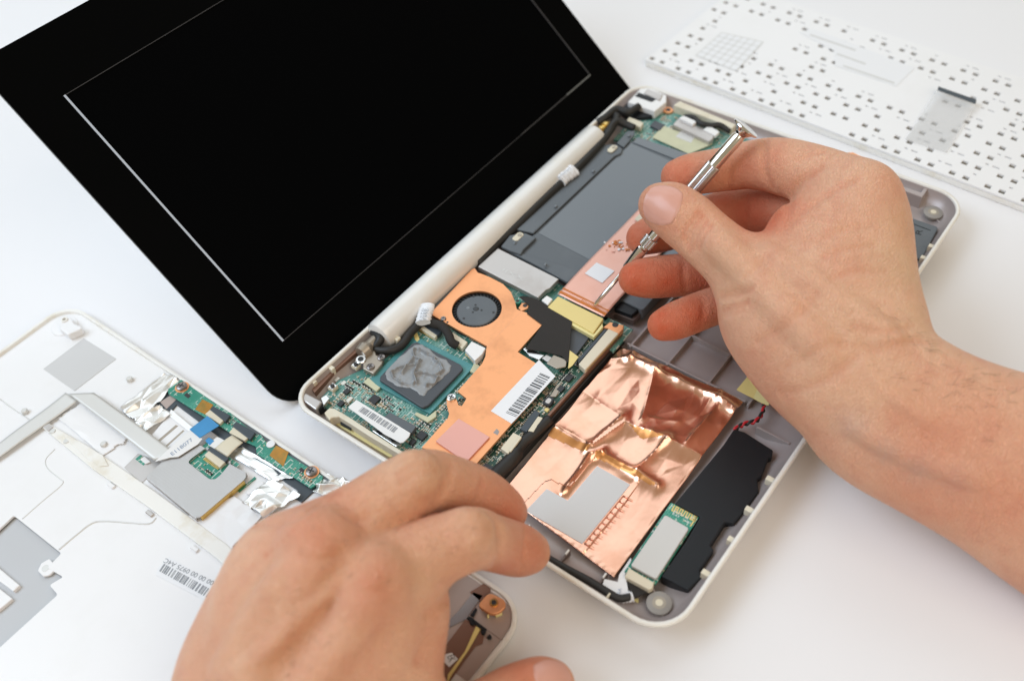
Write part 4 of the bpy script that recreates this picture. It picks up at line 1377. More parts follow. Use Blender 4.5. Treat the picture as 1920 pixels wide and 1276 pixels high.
def scatter(poly, n, z, seed, avoid, name_prefix, parent, size=1.0):
    rng = random.Random(seed)
    x0, x1 = min(p[0] for p in poly), max(p[0] for p in poly)
    y0, y1 = min(p[1] for p in poly), max(p[1] for p in poly)
    parts = {'smd_tan': MB(), 'smd_dark': MB(), 'smd_pad': MB()}
    placed = []
    tries = 0
    while len(placed) < n and tries < n * 40:
        tries += 1
        # parts sit in short rows
        x, y = rng.uniform(x0, x1), rng.uniform(y0, y1)
        horiz = rng.random() < 0.5
        row = rng.choice((1, 1, 2, 3, 4))
        L_, w_ = rng.choice(((1.0, 0.5), (1.0, 0.5), (1.6, 0.8), (0.8, 0.45)))
        L_ *= size
        w_ *= size
        kind = rng.choice(('smd_tan', 'smd_tan', 'smd_dark'))
        for k in range(row):
            cx, cy = (x, y + k * w_ * 1.9) if horiz else (x + k * w_ * 1.9, y)
            if not inside((cx, cy), poly) or any(inside((cx, cy), a) for a in avoid): continue
            if any(abs(cx - px) < 1.1 * size and abs(cy - py) < 1.1 * size for px, py in placed if (px, py) != (x, y)) and k == 0: break
            placed.append((cx, cy))
            s = (L_ * 0.62, w_, w_ * 0.8) if horiz else (w_, L_ * 0.62, w_ * 0.8)
            parts[kind].box((cx, cy, z), s)
            for e in (-1, 1):
                o = L_ * 0.41 * e
                ss = (L_ * 0.2, w_ * 0.98, w_ * 0.78) if horiz else (w_ * 0.98, L_ * 0.2, w_ * 0.78)
                parts['smd_pad'].box((cx + (o if horiz else 0), cy + (0 if horiz else o), z), ss)
    for k, mb in parts.items():
        if mb.v:
            tag(mb.build({'smd_tan': 'capacitors', 'smd_dark': 'resistors', 'smd_pad': 'solder_ends'}[k], k, parent), kind='stuff')


sub_poly = W(3, 9, (560, 620), (950, 240), (1440, 500), (1060, 910))
sh_poly = W(3, 9, (430, 815), (512, 745), (960, 950), (850, 1095))
left_area = [Vector((x, y, 8)) for x, y in ((6.5, 165), (10, 171), (22, 171), (40, 163), (58, 162), (58, 118), (36, 97), (14, 97), (9.5, 122))]
scatter(left_area, 620, 8.5, 3, [sub_poly, sh_poly], 'left', pcb)
scatter([Vector((x, y, 8)) for x, y in ((18, 91.5), (107, 91.5), (107, 99), (18, 99))], 260, 8.75, 6, [], 'strip', pcb, 0.9)
scatter([Vector((x, y, 8)) for x, y in ((60, 161), (84, 161), (84, 130), (60, 120))], 40, 8.5, 16, [sub_poly], 'mid', pcb)
scatter(W(0, 8.5, (1152, 260), (1195, 216), (1262, 208), (1400, 262), (1365, 290), (1290, 300), (1180, 265)), 130, 8.5, 9, [], 'right', pcb2)
for a, b, t in (((705, 765), (775, 800), 'Rhine'),):
    text('lettering', 'Pwm', P(*Z(3, a)[0], 8.6), P(*Z(3, b)[0], 8.6), 'sticker_white', pcb, height=1.6)

# ---------------------------------------------------------------- palm-rest cover lying upside down, lower left
cover = thing('palmrest_cover', 'white plastic palm rest cover lying upside down with touchpad board and ribbon cable', 'laptop cover', (-104, 180, 0))
PX0, PX1, PY0, PY1 = -195.0, -15.0, 47.0, 315.5
pr = (13, 13, 13, 13)


def pring(inset, z):
    return [(x, y, z) for x, y in rrect(PX0 + inset, PY0 + inset, PX1 - inset, PY1 - inset, tuple(r - inset * 0.8 for r in pr))]


v, f = loft([pring(2.2, 0.2), pring(0.4, 1.5), pring(0, 3.6), pring(0.2, 4.6), pring(0.9, 4.9), pring(1.6, 4.6), pring(1.9, 3.0)], False, False)
smooth_by_angle(obj('rim', v, f, 'panel_cream', cover), 50)
# floor plate with the opening for the battery latch
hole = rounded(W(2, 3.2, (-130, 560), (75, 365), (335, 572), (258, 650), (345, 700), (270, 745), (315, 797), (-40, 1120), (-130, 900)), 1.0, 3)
outp = [Vector((x, y, 3.2)) for x, y in rrect(PX0 + 1.7, PY0 + 1.7, PX1 - 1.7, PY1 - 1.7, 11)]
outp_main = outp
prism('opening_sheet', [Vector((p.x, p.y, 1.6)) for p in hole], 1.0, 'recess_grey', cover, bevel=0)  # even grey sheet filling the opening, below the plate
plate = plate_with_holes('plate', outp_main, [hole], 3.2, 1.0, 'panel_white', cover)
# near corner is bare mauve plastic, shaded by the hand
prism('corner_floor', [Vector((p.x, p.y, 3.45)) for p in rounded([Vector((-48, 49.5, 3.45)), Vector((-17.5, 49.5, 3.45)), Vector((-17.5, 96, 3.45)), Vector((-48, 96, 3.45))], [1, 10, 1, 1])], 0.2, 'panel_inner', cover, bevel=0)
prism('copper_strip', W(16, 3.75, (0, 1160), (430, 590), (590, 690), (640, 740), (620, 860), (540, 890), (260, 1276), (0, 1276)), 0.15, 'brown_bay', cover, bevel=0)
prism('copper_strip', W(16, 3.8, (480, 290), (640, 190), (715, 235), (700, 300), (690, 290), (600, 400)), 0.2, 'brown_bay', cover, bevel=0.05)
prism('grey_plate', W(16, 3.8, (120, 740), (370, 480), (520, 290), (620, 330), (480, 520), (440, 590)), 0.2, 'screw_dark', cover, bevel=0)
ins = prism('insert_tab', rounded(W(16, 6.4, (555, 440), (690, 290), (860, 370), (880, 440), (820, 510), (720, 540)), 2.0), 1.6, 'copper_plate', cover, bevel=0.3)
q = P(*Z(16, (745, 410))[0], 6.5)
MB().revolve(q - Vector((0, 0, 1)), q + Vector((0, 0, 0.4)), [(0, 1.6), (1, 1.5)], 18).build('brass_insert', 'brass', cover)
MB().revolve(q - Vector((0, 0, 1)), q + Vector((0, 0, 0.46)), [(0, 0.9), (1, 0.9)], 14).build('insert_hole', 'smd_dark', cover)
for pts in (((750, 525), (830, 495), (840, 530), (760, 560)), ((665, 540), (685, 520), (695, 560), (670, 575))):
    prism('melt_pin', W(16, 5.0, *pts), 1.5, 'yellow_pale', cover, bevel=0.4)
for pts in (((440, 575), (480, 555), (670, 700), (640, 730)), ((470, 600), (540, 610), (515, 660), (480, 640)), ((600, 710), (660, 720), (640, 760), (605, 750)), ((660, 790), (700, 750), (725, 790), (700, 810)), ((480, 545), (545, 455), (560, 480), (520, 560))):
    prism('black_latch', W(16, 4.6, *pts), 1.0, 'black_plastic', cover, bevel=0.2)
yk = W(16, 4.2, (560, 640), (600, 690), (470, 920), (280, 1200), (240, 1276), (225, 1290), (235, 1200), (420, 950))
prism('kapton_strip', yk, 0.3, 'yellow_tape', cover, bevel=0)
tg = prism('paper_tag', W(16, 4.0, (160, 1030), (215, 975), (280, 960), (345, 1030), (250, 1120)), 0.15, 'sticker_white', cover, bevel=0)
text('lettering', 'EK', P(*Z(16, (228, 1005))[0], 4.02), P(*Z(16, (252, 1068))[0], 4.02), 'label_print', tg, height=2.4)
for a, b in (((680, 700), (870, 835)), ((750, 1000), (650, 1130))):
    p, q = P(*Z(16, a)[0], 3.9), P(*Z(16, b)[0], 3.9)
    d = (q - p).normalized().cross(Vector((0, 0, 1))) * 0.25
    prism('ridge', [p - d, q - d, q + d, p + d], 0.4, 'panel_inner', cover, bevel=0)

# corner post
q = P(*Z(1, (352, 150))[0], 3.2)
mb = MB()
mb.revolve((q.x, q.y, 3.2), (q.x, q.y, 3.9), [(0, 6.0), (0.6, 6.0), (1, 5.6)], 32)
mb.build('post_ring', 'panel_white', cover, smooth=False)
prism('post', W(1, 7.2, (320, 120), (345, 95), (385, 100), (400, 130), (445, 150), (440, 165), (370, 195), (325, 165)), 4, 'panel_white', cover, bevel=0.6)
q = P(*Z(1, (351, 115))[0], 7.3)
MB().revolve(q - Vector((0, 0, 1)), q + Vector((0, 0, 0.5)), [(0, 1.6), (1, 1.5)], 18).build('post_insert', 'panel_cream', cover)
MB().revolve(q - Vector((0, 0, 1)), q + Vector((0, 0, 0.55)), [(0, 0.8), (1, 0.8)], 14).build('insert_hole', 'bracket_metal', cover)
# grey felt sticker
prism('grey_sticker', W(1, 3.4, (235, 380), (455, 214), (632, 325), (405, 500)), 0.15, 'sticker_grey', cover, bevel=0)
# moulded ledge between keyboard tray and touchpad area
led = W(1, 4.6, (225, 695), (262, 672), (560, 850), (850, 1050), (1230, 1330), (1400, 1500), (1330, 1540), (1170, 1400), (780, 1110), (500, 920))
prism('ledge', led, 1.4, 'panel_cream', cover, bevel=0.35)
prism('ledge_tape', W(1, 5.0, (345, 745), (430, 770), (560, 850), (590, 905), (540, 910), (430, 830)), 0.5, 'panel_cream', cover, bevel=0.2)
prism('ledge_end', W(1, 4.9, (232, 695), (262, 676), (290, 695), (262, 720)), 0.8, 'dull_metal', cover, bevel=0.1)
for p in ((290, 725), (365, 778), (705, 438), (565, 792), (135, 612)):
    q = P(*Z(1, p)[0], 3.9)
    MB().revolve((q.x, q.y, 3.1), (q.x, q.y, 4.9), [(0, 1.5), (0.8, 1.4), (1, 1.1)], 18).build('rivet_post', 'flex_grey', cover, bevel=0)
for fr, p in ((2, (605, 200)), (2, (1060, 545)), (2, (815, 352)), (1, (740, 265))):
    q = P(*Z(fr, p)[0], 3.9)
    piece('clip_hook', (1.6, 3.6, 0.9), 'panel_white' if p != (815, 352) else 'dull_metal', (q.x, q.y, 3.15), cover, bevel=0.2)
# grooves pressed in the tray
for fr, line, r in ((2, ((322, 552), (420, 470), (500, 410), (570, 397), (700, 405), (812, 411), (852, 380)), 0.35), (2, ((122, 385), (230, 290), (340, 195), (325, 165), (260, 110), (250, 60), (300, 5)), 0.22), (1, ((0, 545), (60, 590), (165, 660), (225, 700)), 0.3)):
    MB().tube(spline([P(*Z(fr, p)[0], 3.2) for p in line], 6), r, 6).build('wire_groove', 'flex_grey', cover, smooth=True)
# latch hook and bars in the opening
hk = spline([P(*Z(2, p)[0], 2.6) for p in ((345, 665), (310, 640), (275, 600), (225, 625), (207, 665), (235, 695), (270, 680), (320, 655))], 6)
prism('latch_hook', rounded(W(2, 3.0, (205, 665), (225, 625), (268, 600), (305, 642), (345, 662), (340, 672), (312, 650), (270, 690), (235, 697)), 0.4, 2), 1.0, 'panel_white', cover, bevel=0.2)
q = P(*Z(2, (247, 652))[0], 3.05)
MB().revolve(q - Vector((0, 0, .1)), q + Vector((0, 0, 0.04)), [(0, 1.4), (1, 1.4)], 18).build('hook_hole', 'flex_grey', cover)
prism('latch_bar', W(2, 3.1, (-100, 560), (0, 655), (108, 745), (72, 778), (0, 725), (-100, 640)), 2.0, 'panel_white', cover, bevel=0.4)
prism('latch_bar', W(2, 3.1, (-100, 700), (0, 765), (68, 818), (0, 875), (-100, 950)), 2.0, 'panel_white', cover, bevel=0.3)
# barcode label
lb = prism('barcode_label', W(2, 3.35, (922, 592), (1260, 790), (1180, 860), (850, 690), (862, 650)), 0.1, 'sticker_white', cover, bevel=0)
bb = W(2, 3.37, (868, 668), (1160, 830), (1190, 790), (895, 628))
barcode('bars', bb[0], bb[1], bb[2], bb[3], 'label_print_grey', lb, seed=12, n=30)
text('lettering', '1H 00 00 00 00 0975 A4C', P(*Z(2, (1262, 768))[0], 3.37), P(*Z(2, (905, 598))[0], 3.37), 'label_print_grey', lb, height=1.8)

# touchpad bay: dark frame, board strip, foils
prism('button_frame', W(1, 3.9, (825, 548), (930, 478), (990, 430), (1060, 470), (1420, 720), (1840, 985), (1790, 1030), (1700, 1050), (1640, 1105), (1600, 1080), (1620, 1040), (1560, 1000), (1280, 800), (1180, 740), (960, 575), (930, 610), (880, 590)), 0.9, 'connector_dark', cover, bevel=0.15)
prism('button_window', W(1, 4.0, (870, 560), (935, 520), (960, 545), (905, 598)), 0.1, 'panel_inner', cover, bevel=0)
prism('button_bar', W(1, 4.25, (985, 432), (1010, 440), (1420, 720), (1830, 985), (1800, 1000), (1400, 745), (985, 452)), 0.5, 'slate_cover', cover, bevel=0.15)
tb = prism('button_board', W(1, 5.2, (912, 490), (985, 438), (1165, 565), (1255, 620), (1385, 735), (1420, 738), (1440, 770), (1755, 962), (1750, 990), (1690, 1028), (1655, 1005), (1395, 840), (1390, 800), (1325, 770), (1110, 640), (915, 515)), 1.0, 'pcb_green', cover, bevel=0.15)
for p in ((990, 480), (1695, 942)):
    q = P(*Z(1, p)[0], 5.3)
    MB().revolve(q - Vector((0, 0, .1)), q + Vector((0, 0, 0.12)), [(0, 3.0), (1, 3.0)], 24).build('screw_pad', 'copper_plate', tb)
    screw(q + Vector((0, 0, 0.3)), 2.35, 'screw_dark', tb, h=1.0)
for (x, y) in ((1018, 525), (1640, 930)):
    prism('board_slot', [p for p in W(1, 5.25, (x - 18, y - 2), (x - 2, y - 16), (x + 20, y + 2), (x + 5, y + 16))], 0.1, 'smd_dark', tb, bevel=0)
prism('kapton_patch', W(1, 5.4, (1060, 600), (1100, 545), (1160, 575), (1120, 630)), 0.15, 'kapton_dark', tb, bevel=0)
prism('kapton_patch', W(1, 5.4, (1465, 850), (1500, 795), (1570, 830), (1540, 910)), 0.15, 'kapton_dark', tb, bevel=0)
q = P(*Z(1, (1472, 790))[0], 5.3)
MB().revolve(q, q + Vector((0, 0, 0.3)), [(0, 1.8), (1, 1.7)], 18).build('board_dot', 'sticker_white', tb)
for base, lat in ((((1115, 625), (1150, 595), (1225, 650), (1195, 680)), ((1140, 600), (1160, 582), (1252, 632), (1225, 668))), (((1245, 725), (1275, 690), (1360, 745), (1330, 770)), ((1262, 690), (1285, 665), (1388, 725), (1360, 765)))):
    prism('connector_latch', W(1, 6.8, *lat), 1.6, 'connector_dark', tb, bevel=0.2)
    prism('connector', W(1, 6.4, *base), 1.4, 'connector_cream', tb, bevel=0.15)
scatter(W(1, 5.2, (1235, 640), (1270, 650), (1290, 690), (1240, 680)), 10, 5.2, 31, [], 'tp', tb, 0.8)
scatter(W(1, 5.2, (1580, 900), (1700, 990), (1660, 1000), (1570, 930)), 14, 5.2, 33, [], 'tp2', tb, 0.8)
# trackpad plate with cut-out
tp_out = W(1, 6.4, (795, 968), (880, 885), (905, 872), (1045, 770), (1335, 945), (1338, 965), (1325, 985), (1090, 1185), (1065, 1190))
tp_hole = W(1, 6.4, (1022, 888), (1035, 870), (1115, 812), (1130, 808), (1258, 885), (1200, 955), (1170, 980), (1140, 980))
tp = plate_with_holes('trackpad_plate', rounded(tp_out, 0.8, 3), [rounded(tp_hole, 0.8, 3)], 6.4, 0.5, 'trackpad_metal', cover, bevel=0.15)
prism('trackpad_edge', [p - Vector((0, 0, 0.55)) for p in tp_out], 2.0, 'brass', cover, bevel=0.2) if False else None
for i in range(len(tp_out)):
    a, b = tp_out[i], tp_out[(i + 1) % len(tp_out)]
    if (b - a).length < 2: continue
    n = (b - a).normalized().cross(Vector((0, 0, 1))) * 0.25
    MB().prism([a - Vector((0, 0, .4)) - n, b - Vector((0, 0, .4)) - n, b - Vector((0, 0, .4)) + n, a - Vector((0, 0, .4)) + n], 2.4).build('plate_edge', 'brass' if i in (5, 6, 4) else 'dull_metal', tp)
prism('trackpad_board', [p - Vector((0, 0, 1.2)) for p in W(1, 6.4, (980, 890), (1120, 770), (1300, 890), (1160, 1010))], 0.8, 'pcb_green', tp, bevel=0)
prism('connector', W(1, 6.9, (1112, 850), (1140, 820), (1225, 885), (1195, 915)), 1.6, 'connector_cream', tp, bevel=0.15)
prism('connector_latch', W(1, 7.4, (1128, 818), (1145, 800), (1245, 865), (1225, 885)), 1.8, 'connector_dark', tp, bevel=0.2)
a, b = P(*Z(1, (1108, 865))[0], 5.6), P(*Z(1, (1190, 922))[0], 5.6)
for i in range(12):
    c = a.lerp(b, (i + .5) / 12)
    piece('pin', (0.4, 1.2, 0.3), 'gold_pin', (c.x, c.y, 5.3), tp, math.atan2((b - a).y, (b - a).x), bevel=0)
scatter(W(1, 5.2, (1080, 910), (1130, 960), (1190, 950), (1120, 900)), 8, 5.2, 41, [], 'tp3', tp, 0.9)
# slots beside the trackpad
for pts, m in ((((1295, 1045), (1385, 965), (1392, 975), (1300, 1050)), 'pcb_green'), (((735, 870), (765, 845), (795, 880), (780, 905)), 'pcb_green')):
    prism('slot', W(1, 3.6, *pts), 0.3, m, cover, bevel=0)
sl_ = prism('button_pad', rounded(W(1, 4.2, (1335, 1055), (1415, 985), (1440, 1000), (1355, 1065)), 0.8), 0.6, 'panel_white', cover, bevel=0.15)
prism('button_pad', rounded(W(1, 4.2, (760, 870), (785, 855), (820, 885), (790, 895)), 0.6), 0.6, 'panel_white', cover, bevel=0.15)
for pts in (((850, 775), (955, 685), (970, 690), (860, 783)), ((888, 808), (995, 712), (1003, 717), (895, 815))):
    prism('bracket_slot', W(1, 4.45, *pts), 0.1, 'bracket_metal', cover, bevel=0)
prism('bracket_plate', W(1, 4.4, (800, 770), (900, 650), (945, 630), (1070, 720), (1020, 800), (940, 850), (900, 840)), 0.4, 'panel_white', cover, bevel=0.1)
# ribbon cable: three flat runs with folds
fx = crumple(W(1, 4.6, (-60, 828), (360, 515), (430, 556), (-60, 905)), 24, 6, lambda s, t: 0.8 * s + 0.3 * math.sin(s * 6), 'ribbon_cable', 'flex_grey', cover, thick=0.2)
crumple(W(1, 5.9, (372, 516), (512, 510), (972, 856), (842, 884)), 6, 30, lambda s, t: 0.9 * t + 0.6 * math.sin(t * 3.1) + 0.15 * math.sin(s * 3), 'ribbon_cable', 'flex_grey', cover, thick=0.2)
rb = crumple(W(1, 5.9, (842, 884), (962, 858), (1192, 690), (1080, 650)), 6, 20, lambda s, t: 0.5 * t + 0.9 * math.sin(t * 3.1), 'ribbon_cable', 'flex_white', cover, thick=0.2,
             mask=None) if False else None
rb = prism('ribbon_cable', W(1, 7.2, (842, 884), (925, 862), (968, 858), (1075, 790), (1100, 760), (1030, 712), (1000, 740)), 0.2, 'flex_white', cover, bevel=0)
text('lettering', 'E118077', P(*Z(1, (938, 852))[0], 7.22), P(*Z(1, (1052, 768))[0], 7.22), 'print_blue', rb, height=1.8)
prism('blue_tab', W(1, 7.5, (1030, 708), (1128, 636), (1192, 688), (1085, 755)), 0.25, 'blue_tab', cover, bevel=0)
prism('blue_edge', W(1, 6.2, (1115, 770), (1135, 752), (1165, 770), (1140, 795)), 0.25, 'blue_tab', cover, bevel=0)
crumple(W(1, 6.4, (1165, 815), (1262, 740), (1322, 780), (1235, 862)), 8, 8, lambda s, t: 0.5 * math.sin(s * 3.1), 'ribbon_cable', 'connector_cream', cover, thick=0.2)
prism('ribbon_cable', W(1, 6.1, (1130, 790), (1180, 750), (1235, 775), (1170, 825)), 0.2, 'flex_white', cover, bevel=0)


def foil_patch(quad, seed, amp, nu=50, nv=50, n=6, m='silver_foil', z=3.6):
    rng = random.Random(seed)
    pts, hh = [], []
    for i in range(n):
        for j in range(n):
            s, t = i / (n - 1), j / (n - 1)
            if 0 < i < n - 1: s += rng.uniform(-.4, .4) / n
            if 0 < j < n - 1: t += rng.uniform(-.4, .4) / n
            pts.append((s, t))
            hh.append(rng.uniform(0, 1) * amp)
    fld = facet_field(pts, hh)
    return crumple(W(1, z, *quad), nu, nv, lambda s, t: fld(min(max(s, 0), 1), min(max(t, 0), 1)) + 0.04 * noise.noise(Vector((s * 6, t * 6, seed))), 'foil_shield', m, cover,
                   mask=lambda s, t: min(s, 1 - s, t, 1 - t) > 0.03 + 0.04 * noise.noise(Vector((s * 5, t * 5, seed + 3))), thick=0.06)


foil_patch(((640, 600), (905, 405), (990, 440), (750, 700)), 1, 2.2)
foil_patch(((690, 700), (880, 580), (940, 640), (770, 760)), 2, 2.6)
foil_patch(((1240, 850), (1310, 800), (1610, 985), (1480, 1000)), 3, 1.5)
foil_patch(((1320, 1110), (1470, 975), (1650, 1080), (1430, 1200)), 4, 3.0)
foil_patch(((1700, 1060), (1770, 950), (1930, 1000), (1830, 1110)), 5, 3.0)
foil_patch(((950, 1200), (1280, 1070), (1440, 1180), (1230, 1420)), 6, 0.7, m='panel_white')
foil_patch(((300, 640), (440, 560), (720, 760), (560, 860)), 7, 0.5, m='panel_white')
prism('foil_tail', W(1, 5.0, (930, 600), (1050, 700), (1030, 722), (915, 632)), 0.2, 'silver_foil', cover, bevel=0)
prism('touch_insulator', W(1, 3.5, (675, 915), (750, 840), (890, 890), (800, 970), (770, 1000)), 0.2, 'dull_metal', cover, bevel=0)

# ---------------------------------------------------------------- keyboard lying face down, upper right
kb0, kb1 = P(1208, 112, 4.2), P(1925, 387, 4.2)
kdir = (Vector((kb1.x, kb1.y, 0)) - Vector((kb0.x, kb0.y, 0))).normalized()
kout = Vector((-kdir.y, kdir.x, 0))
if kout.x < 0: kout = -kout
KL, KW = 258.0, 99.0
kbd = thing('keyboard', 'white laptop keyboard lying face down, its back plate dotted with square holes', 'keyboard', (kb0.x + kdir.x * 129 + kout.x * 45, kb0.y + kdir.y * 129 + kout.y * 45, 0))


def K(u, v, z):
    return Vector((kb0.x, kb0.y, 0)) + kdir * u + kout * v + Vector((0, 0, z))


prism('key_frame', rounded([K(0, 0, 3.0), K(KL, 0, 3.0), K(KL, KW, 3.0), K(0, KW, 3.0)], 2.5), 2.9, 'panel_cream', kbd, bevel=0.5)
prism('membrane', [K(1, 1, 3.2), K(KL - 1, 1, 3.2), K(KL - 1, KW - 1, 3.2), K(1, KW - 1, 3.2)], 0.25, 'hole_grey', kbd, bevel=0)
# back plate built in strips so that every square hole is a real opening
rng = random.Random(77)
rows = []
vv = 2.2
ri = 0
while vv < KW - 4:
    wide = ri % 2 == 0
    h = 2.9 if wide else 1.0
    holes = []
    pitch = 17.6
    off = (ri * 5.3) % 9 + (1.5 if wide else 6)
    u = off
    while u < KL - 8:
        skip = rng.random() < (0.05 if wide else 0.25)
        in_label = 92 < u < 150 and 44 < vv < 66
        in_grid = 26 < u < 62 and 44 < vv < 74
        if not skip and not in_label and not in_grid:
            if wide:
                holes.append((u, u + 3.0))
                if rng.random() < 0.88: holes.append((u + 6.8, u + 9.8))
            else:
                holes.append((u, u + 1.6))
                if rng.random() < 0.8: holes.append((u + 3.5, u + 6.8))
        u += pitch
    rows.append((vv, vv + h, sorted(holes)))
    vv += 6.0 if wide else 4.6
    ri += 1
V_, F_ = [], []


def kquad(u0, v0, u1, v1, z=4.2):
    k = len(V_)
    V_.extend([K(u0, v0, z), K(u1, v0, z), K(u1, v1, z), K(u0, v1, z)])
    F_.append((k, k + 3, k + 2, k + 1) if kdir.cross(kout).z < 0 else (k, k + 1, k + 2, k + 3))


def kwall(u0, v0, u1, v1):
    k = len(V_)
    V_.extend([K(u0, v0, 4.2), K(u1, v1, 4.2), K(u1, v1, 3.2), K(u0, v0, 3.2)])
    F_.append((k, k + 1, k + 2, k + 3))


prev = 0.3
for v0, v1, holes in rows:
    kquad(0.3, prev, KL - 0.3, v0)
    u = 0.3
    for a, b in holes:
        kquad(u, v0, a, v1)
        kwall(a, v0, a, v1)
        kwall(b, v1, b, v0)
        kwall(b, v0, a, v0)
        kwall(a, v1, b, v1)
        u = b
    kquad(u, v0, KL - 0.3, v1)
    prev = v1
kquad(0.3, prev, KL - 0.3, KW - 0.3)
kwall(0.3, 0.3, KL - 0.3, 0.3)
kwall(KL - 0.3, 0.3, KL - 0.3, KW - 0.3)
kwall(KL - 0.3, KW - 0.3, 0.3, KW - 0.3)
kwall(0.3, KW - 0.3, 0.3, 0.3)
obj('back_plate', V_, F_, 'panel_white', kbd)
# printed sticker, pale grid and clear ribbon tail
stq = [P(*Z(6, p)[0], 4.4) for p in ((830, 160), (890, 140), (1390, 330), (1300, 420), (1000, 320), (1000, 250))]
stk = prism('paper_sticker', stq, 0.1, 'sticker_white', kbd, bevel=0)
gq = [P(*Z(6, p)[0], 4.4) for p in ((325, 270), (450, 160), (650, 205), (520, 345))]
grd = prism('grid_sticker', gq, 0.1, 'sticker_white', kbd, bevel=0)
for i in range(7):
    for a, b in ((gq[0].lerp(gq[1], i / 6), gq[3].lerp(gq[2], i / 6)), (gq[0].lerp(gq[3], i / 6), gq[1].lerp(gq[2], i / 6))):
        d = (b - a).normalized().cross(Vector((0, 0, 1))) * 0.25
        u_ = Vector((0, 0, 0.05 if True else 0))
        MB().prism([a - d + u_, b - d + u_, b + d + u_, a + d + u_], 0.04).build('grid_line', 'shield_grey', grd)
for k, (a, b) in enumerate((((1010, 262), (1150, 312)), ((1040, 320), (1290, 405)), ((880, 170), (1100, 245)))):
    p, q = P(*Z(6, a)[0], 4.46), P(*Z(6, b)[0], 4.46)
    d = (q - p).normalized().cross(Vector((0, 0, 1))) * 0.7
    prism('print_line', [p - d, q - d, q + d, p + d], 0.04, 'shield_grey', stk, bevel=0)
crumple([P(*Z(6, p)[0], 4.6) for p in ((1495, 455), (1680, 520), (1545, 745), (1340, 680))], 10, 14, lambda s, t: 3.0 * (1 - t) ** 2 + 0.2, 'ribbon_tail', 'ribbon_clear', kbd)
prism('ribbon_stiffener', [p + Vector((0, 0, 3.5)) for p in [P(*Z(6, p)[0], 4.6) for p in ((1495, 448), (1680, 513), (1676, 532), (1492, 465))]], 0.3, 'connector_dark', kbd, bevel=0)

# ---------------------------------------------------------------- precision screwdriver
tipz = 14.0
sd_t = P(1114, 573, tipz)
sd_h = Pd(1396, 243, 388)
driver = thing('screwdriver', 'small steel precision screwdriver with knurled grip held over the copper ribbon', 'screwdriver', tuple(sd_t))
ax = sd_h - sd_t
LN_ = ax.length


def sd(t): return sd_t + ax * t


MB().revolve(sd(0.0), sd(0.232), [(0, 0.45), (0.04, 0.75), (0.1, 0.95), (1, 0.95)], 14).build('shaft', 'chrome', driver, smooth=True)
smooth_by_angle(MB().revolve(sd(0.228), sd(0.365), [(0, 1.2), (0.02, 1.75), (0.06, 1.95), (0.75, 2.5), (0.85, 2.5), (0.9, 2.1), (1.0, 2.1)], 28).build('sleeve', 'chrome', driver), 30)
smooth_by_angle(MB().revolve(sd(0.36), sd(0.41), [(0, 2.6), (0.08, 3.0), (0.92, 3.0), (1, 2.6)], 44, ridges=1).build('collar', 'steel', driver), 12)
smooth_by_angle(MB().revolve(sd(0.41), sd(0.56), [(0, 2.3), (1, 2.3)], 28).build('neck', 'chrome', driver), 30)
smooth_by_angle(MB().revolve(sd(0.56), sd(0.815), [(0, 2.5), (0.02, 3.05), (0.98, 3.05), (1, 2.6)], 48, ridges=1).build('grip', 'steel', driver), 12)
smooth_by_angle(MB().revolve(sd(0.815), sd(0.985), [(0, 2.6), (0.85, 2.6), (0.92, 2.2), (1, 2.0)], 32).build('barrel', 'chrome', driver), 30)
smooth_by_angle(MB().revolve(sd(0.962), sd(1.012), [(0, 1.9), (0.3, 2.3), (0.7, 4.0), (0.8, 5.3), (0.86, 5.6), (0.97, 5.6), (1.0, 5.3)], 40).build('swivel_cap', 'chrome', driver), 30)
# ---------------------------------------------------------------- hands: one continuous skin each, grown from a distance field


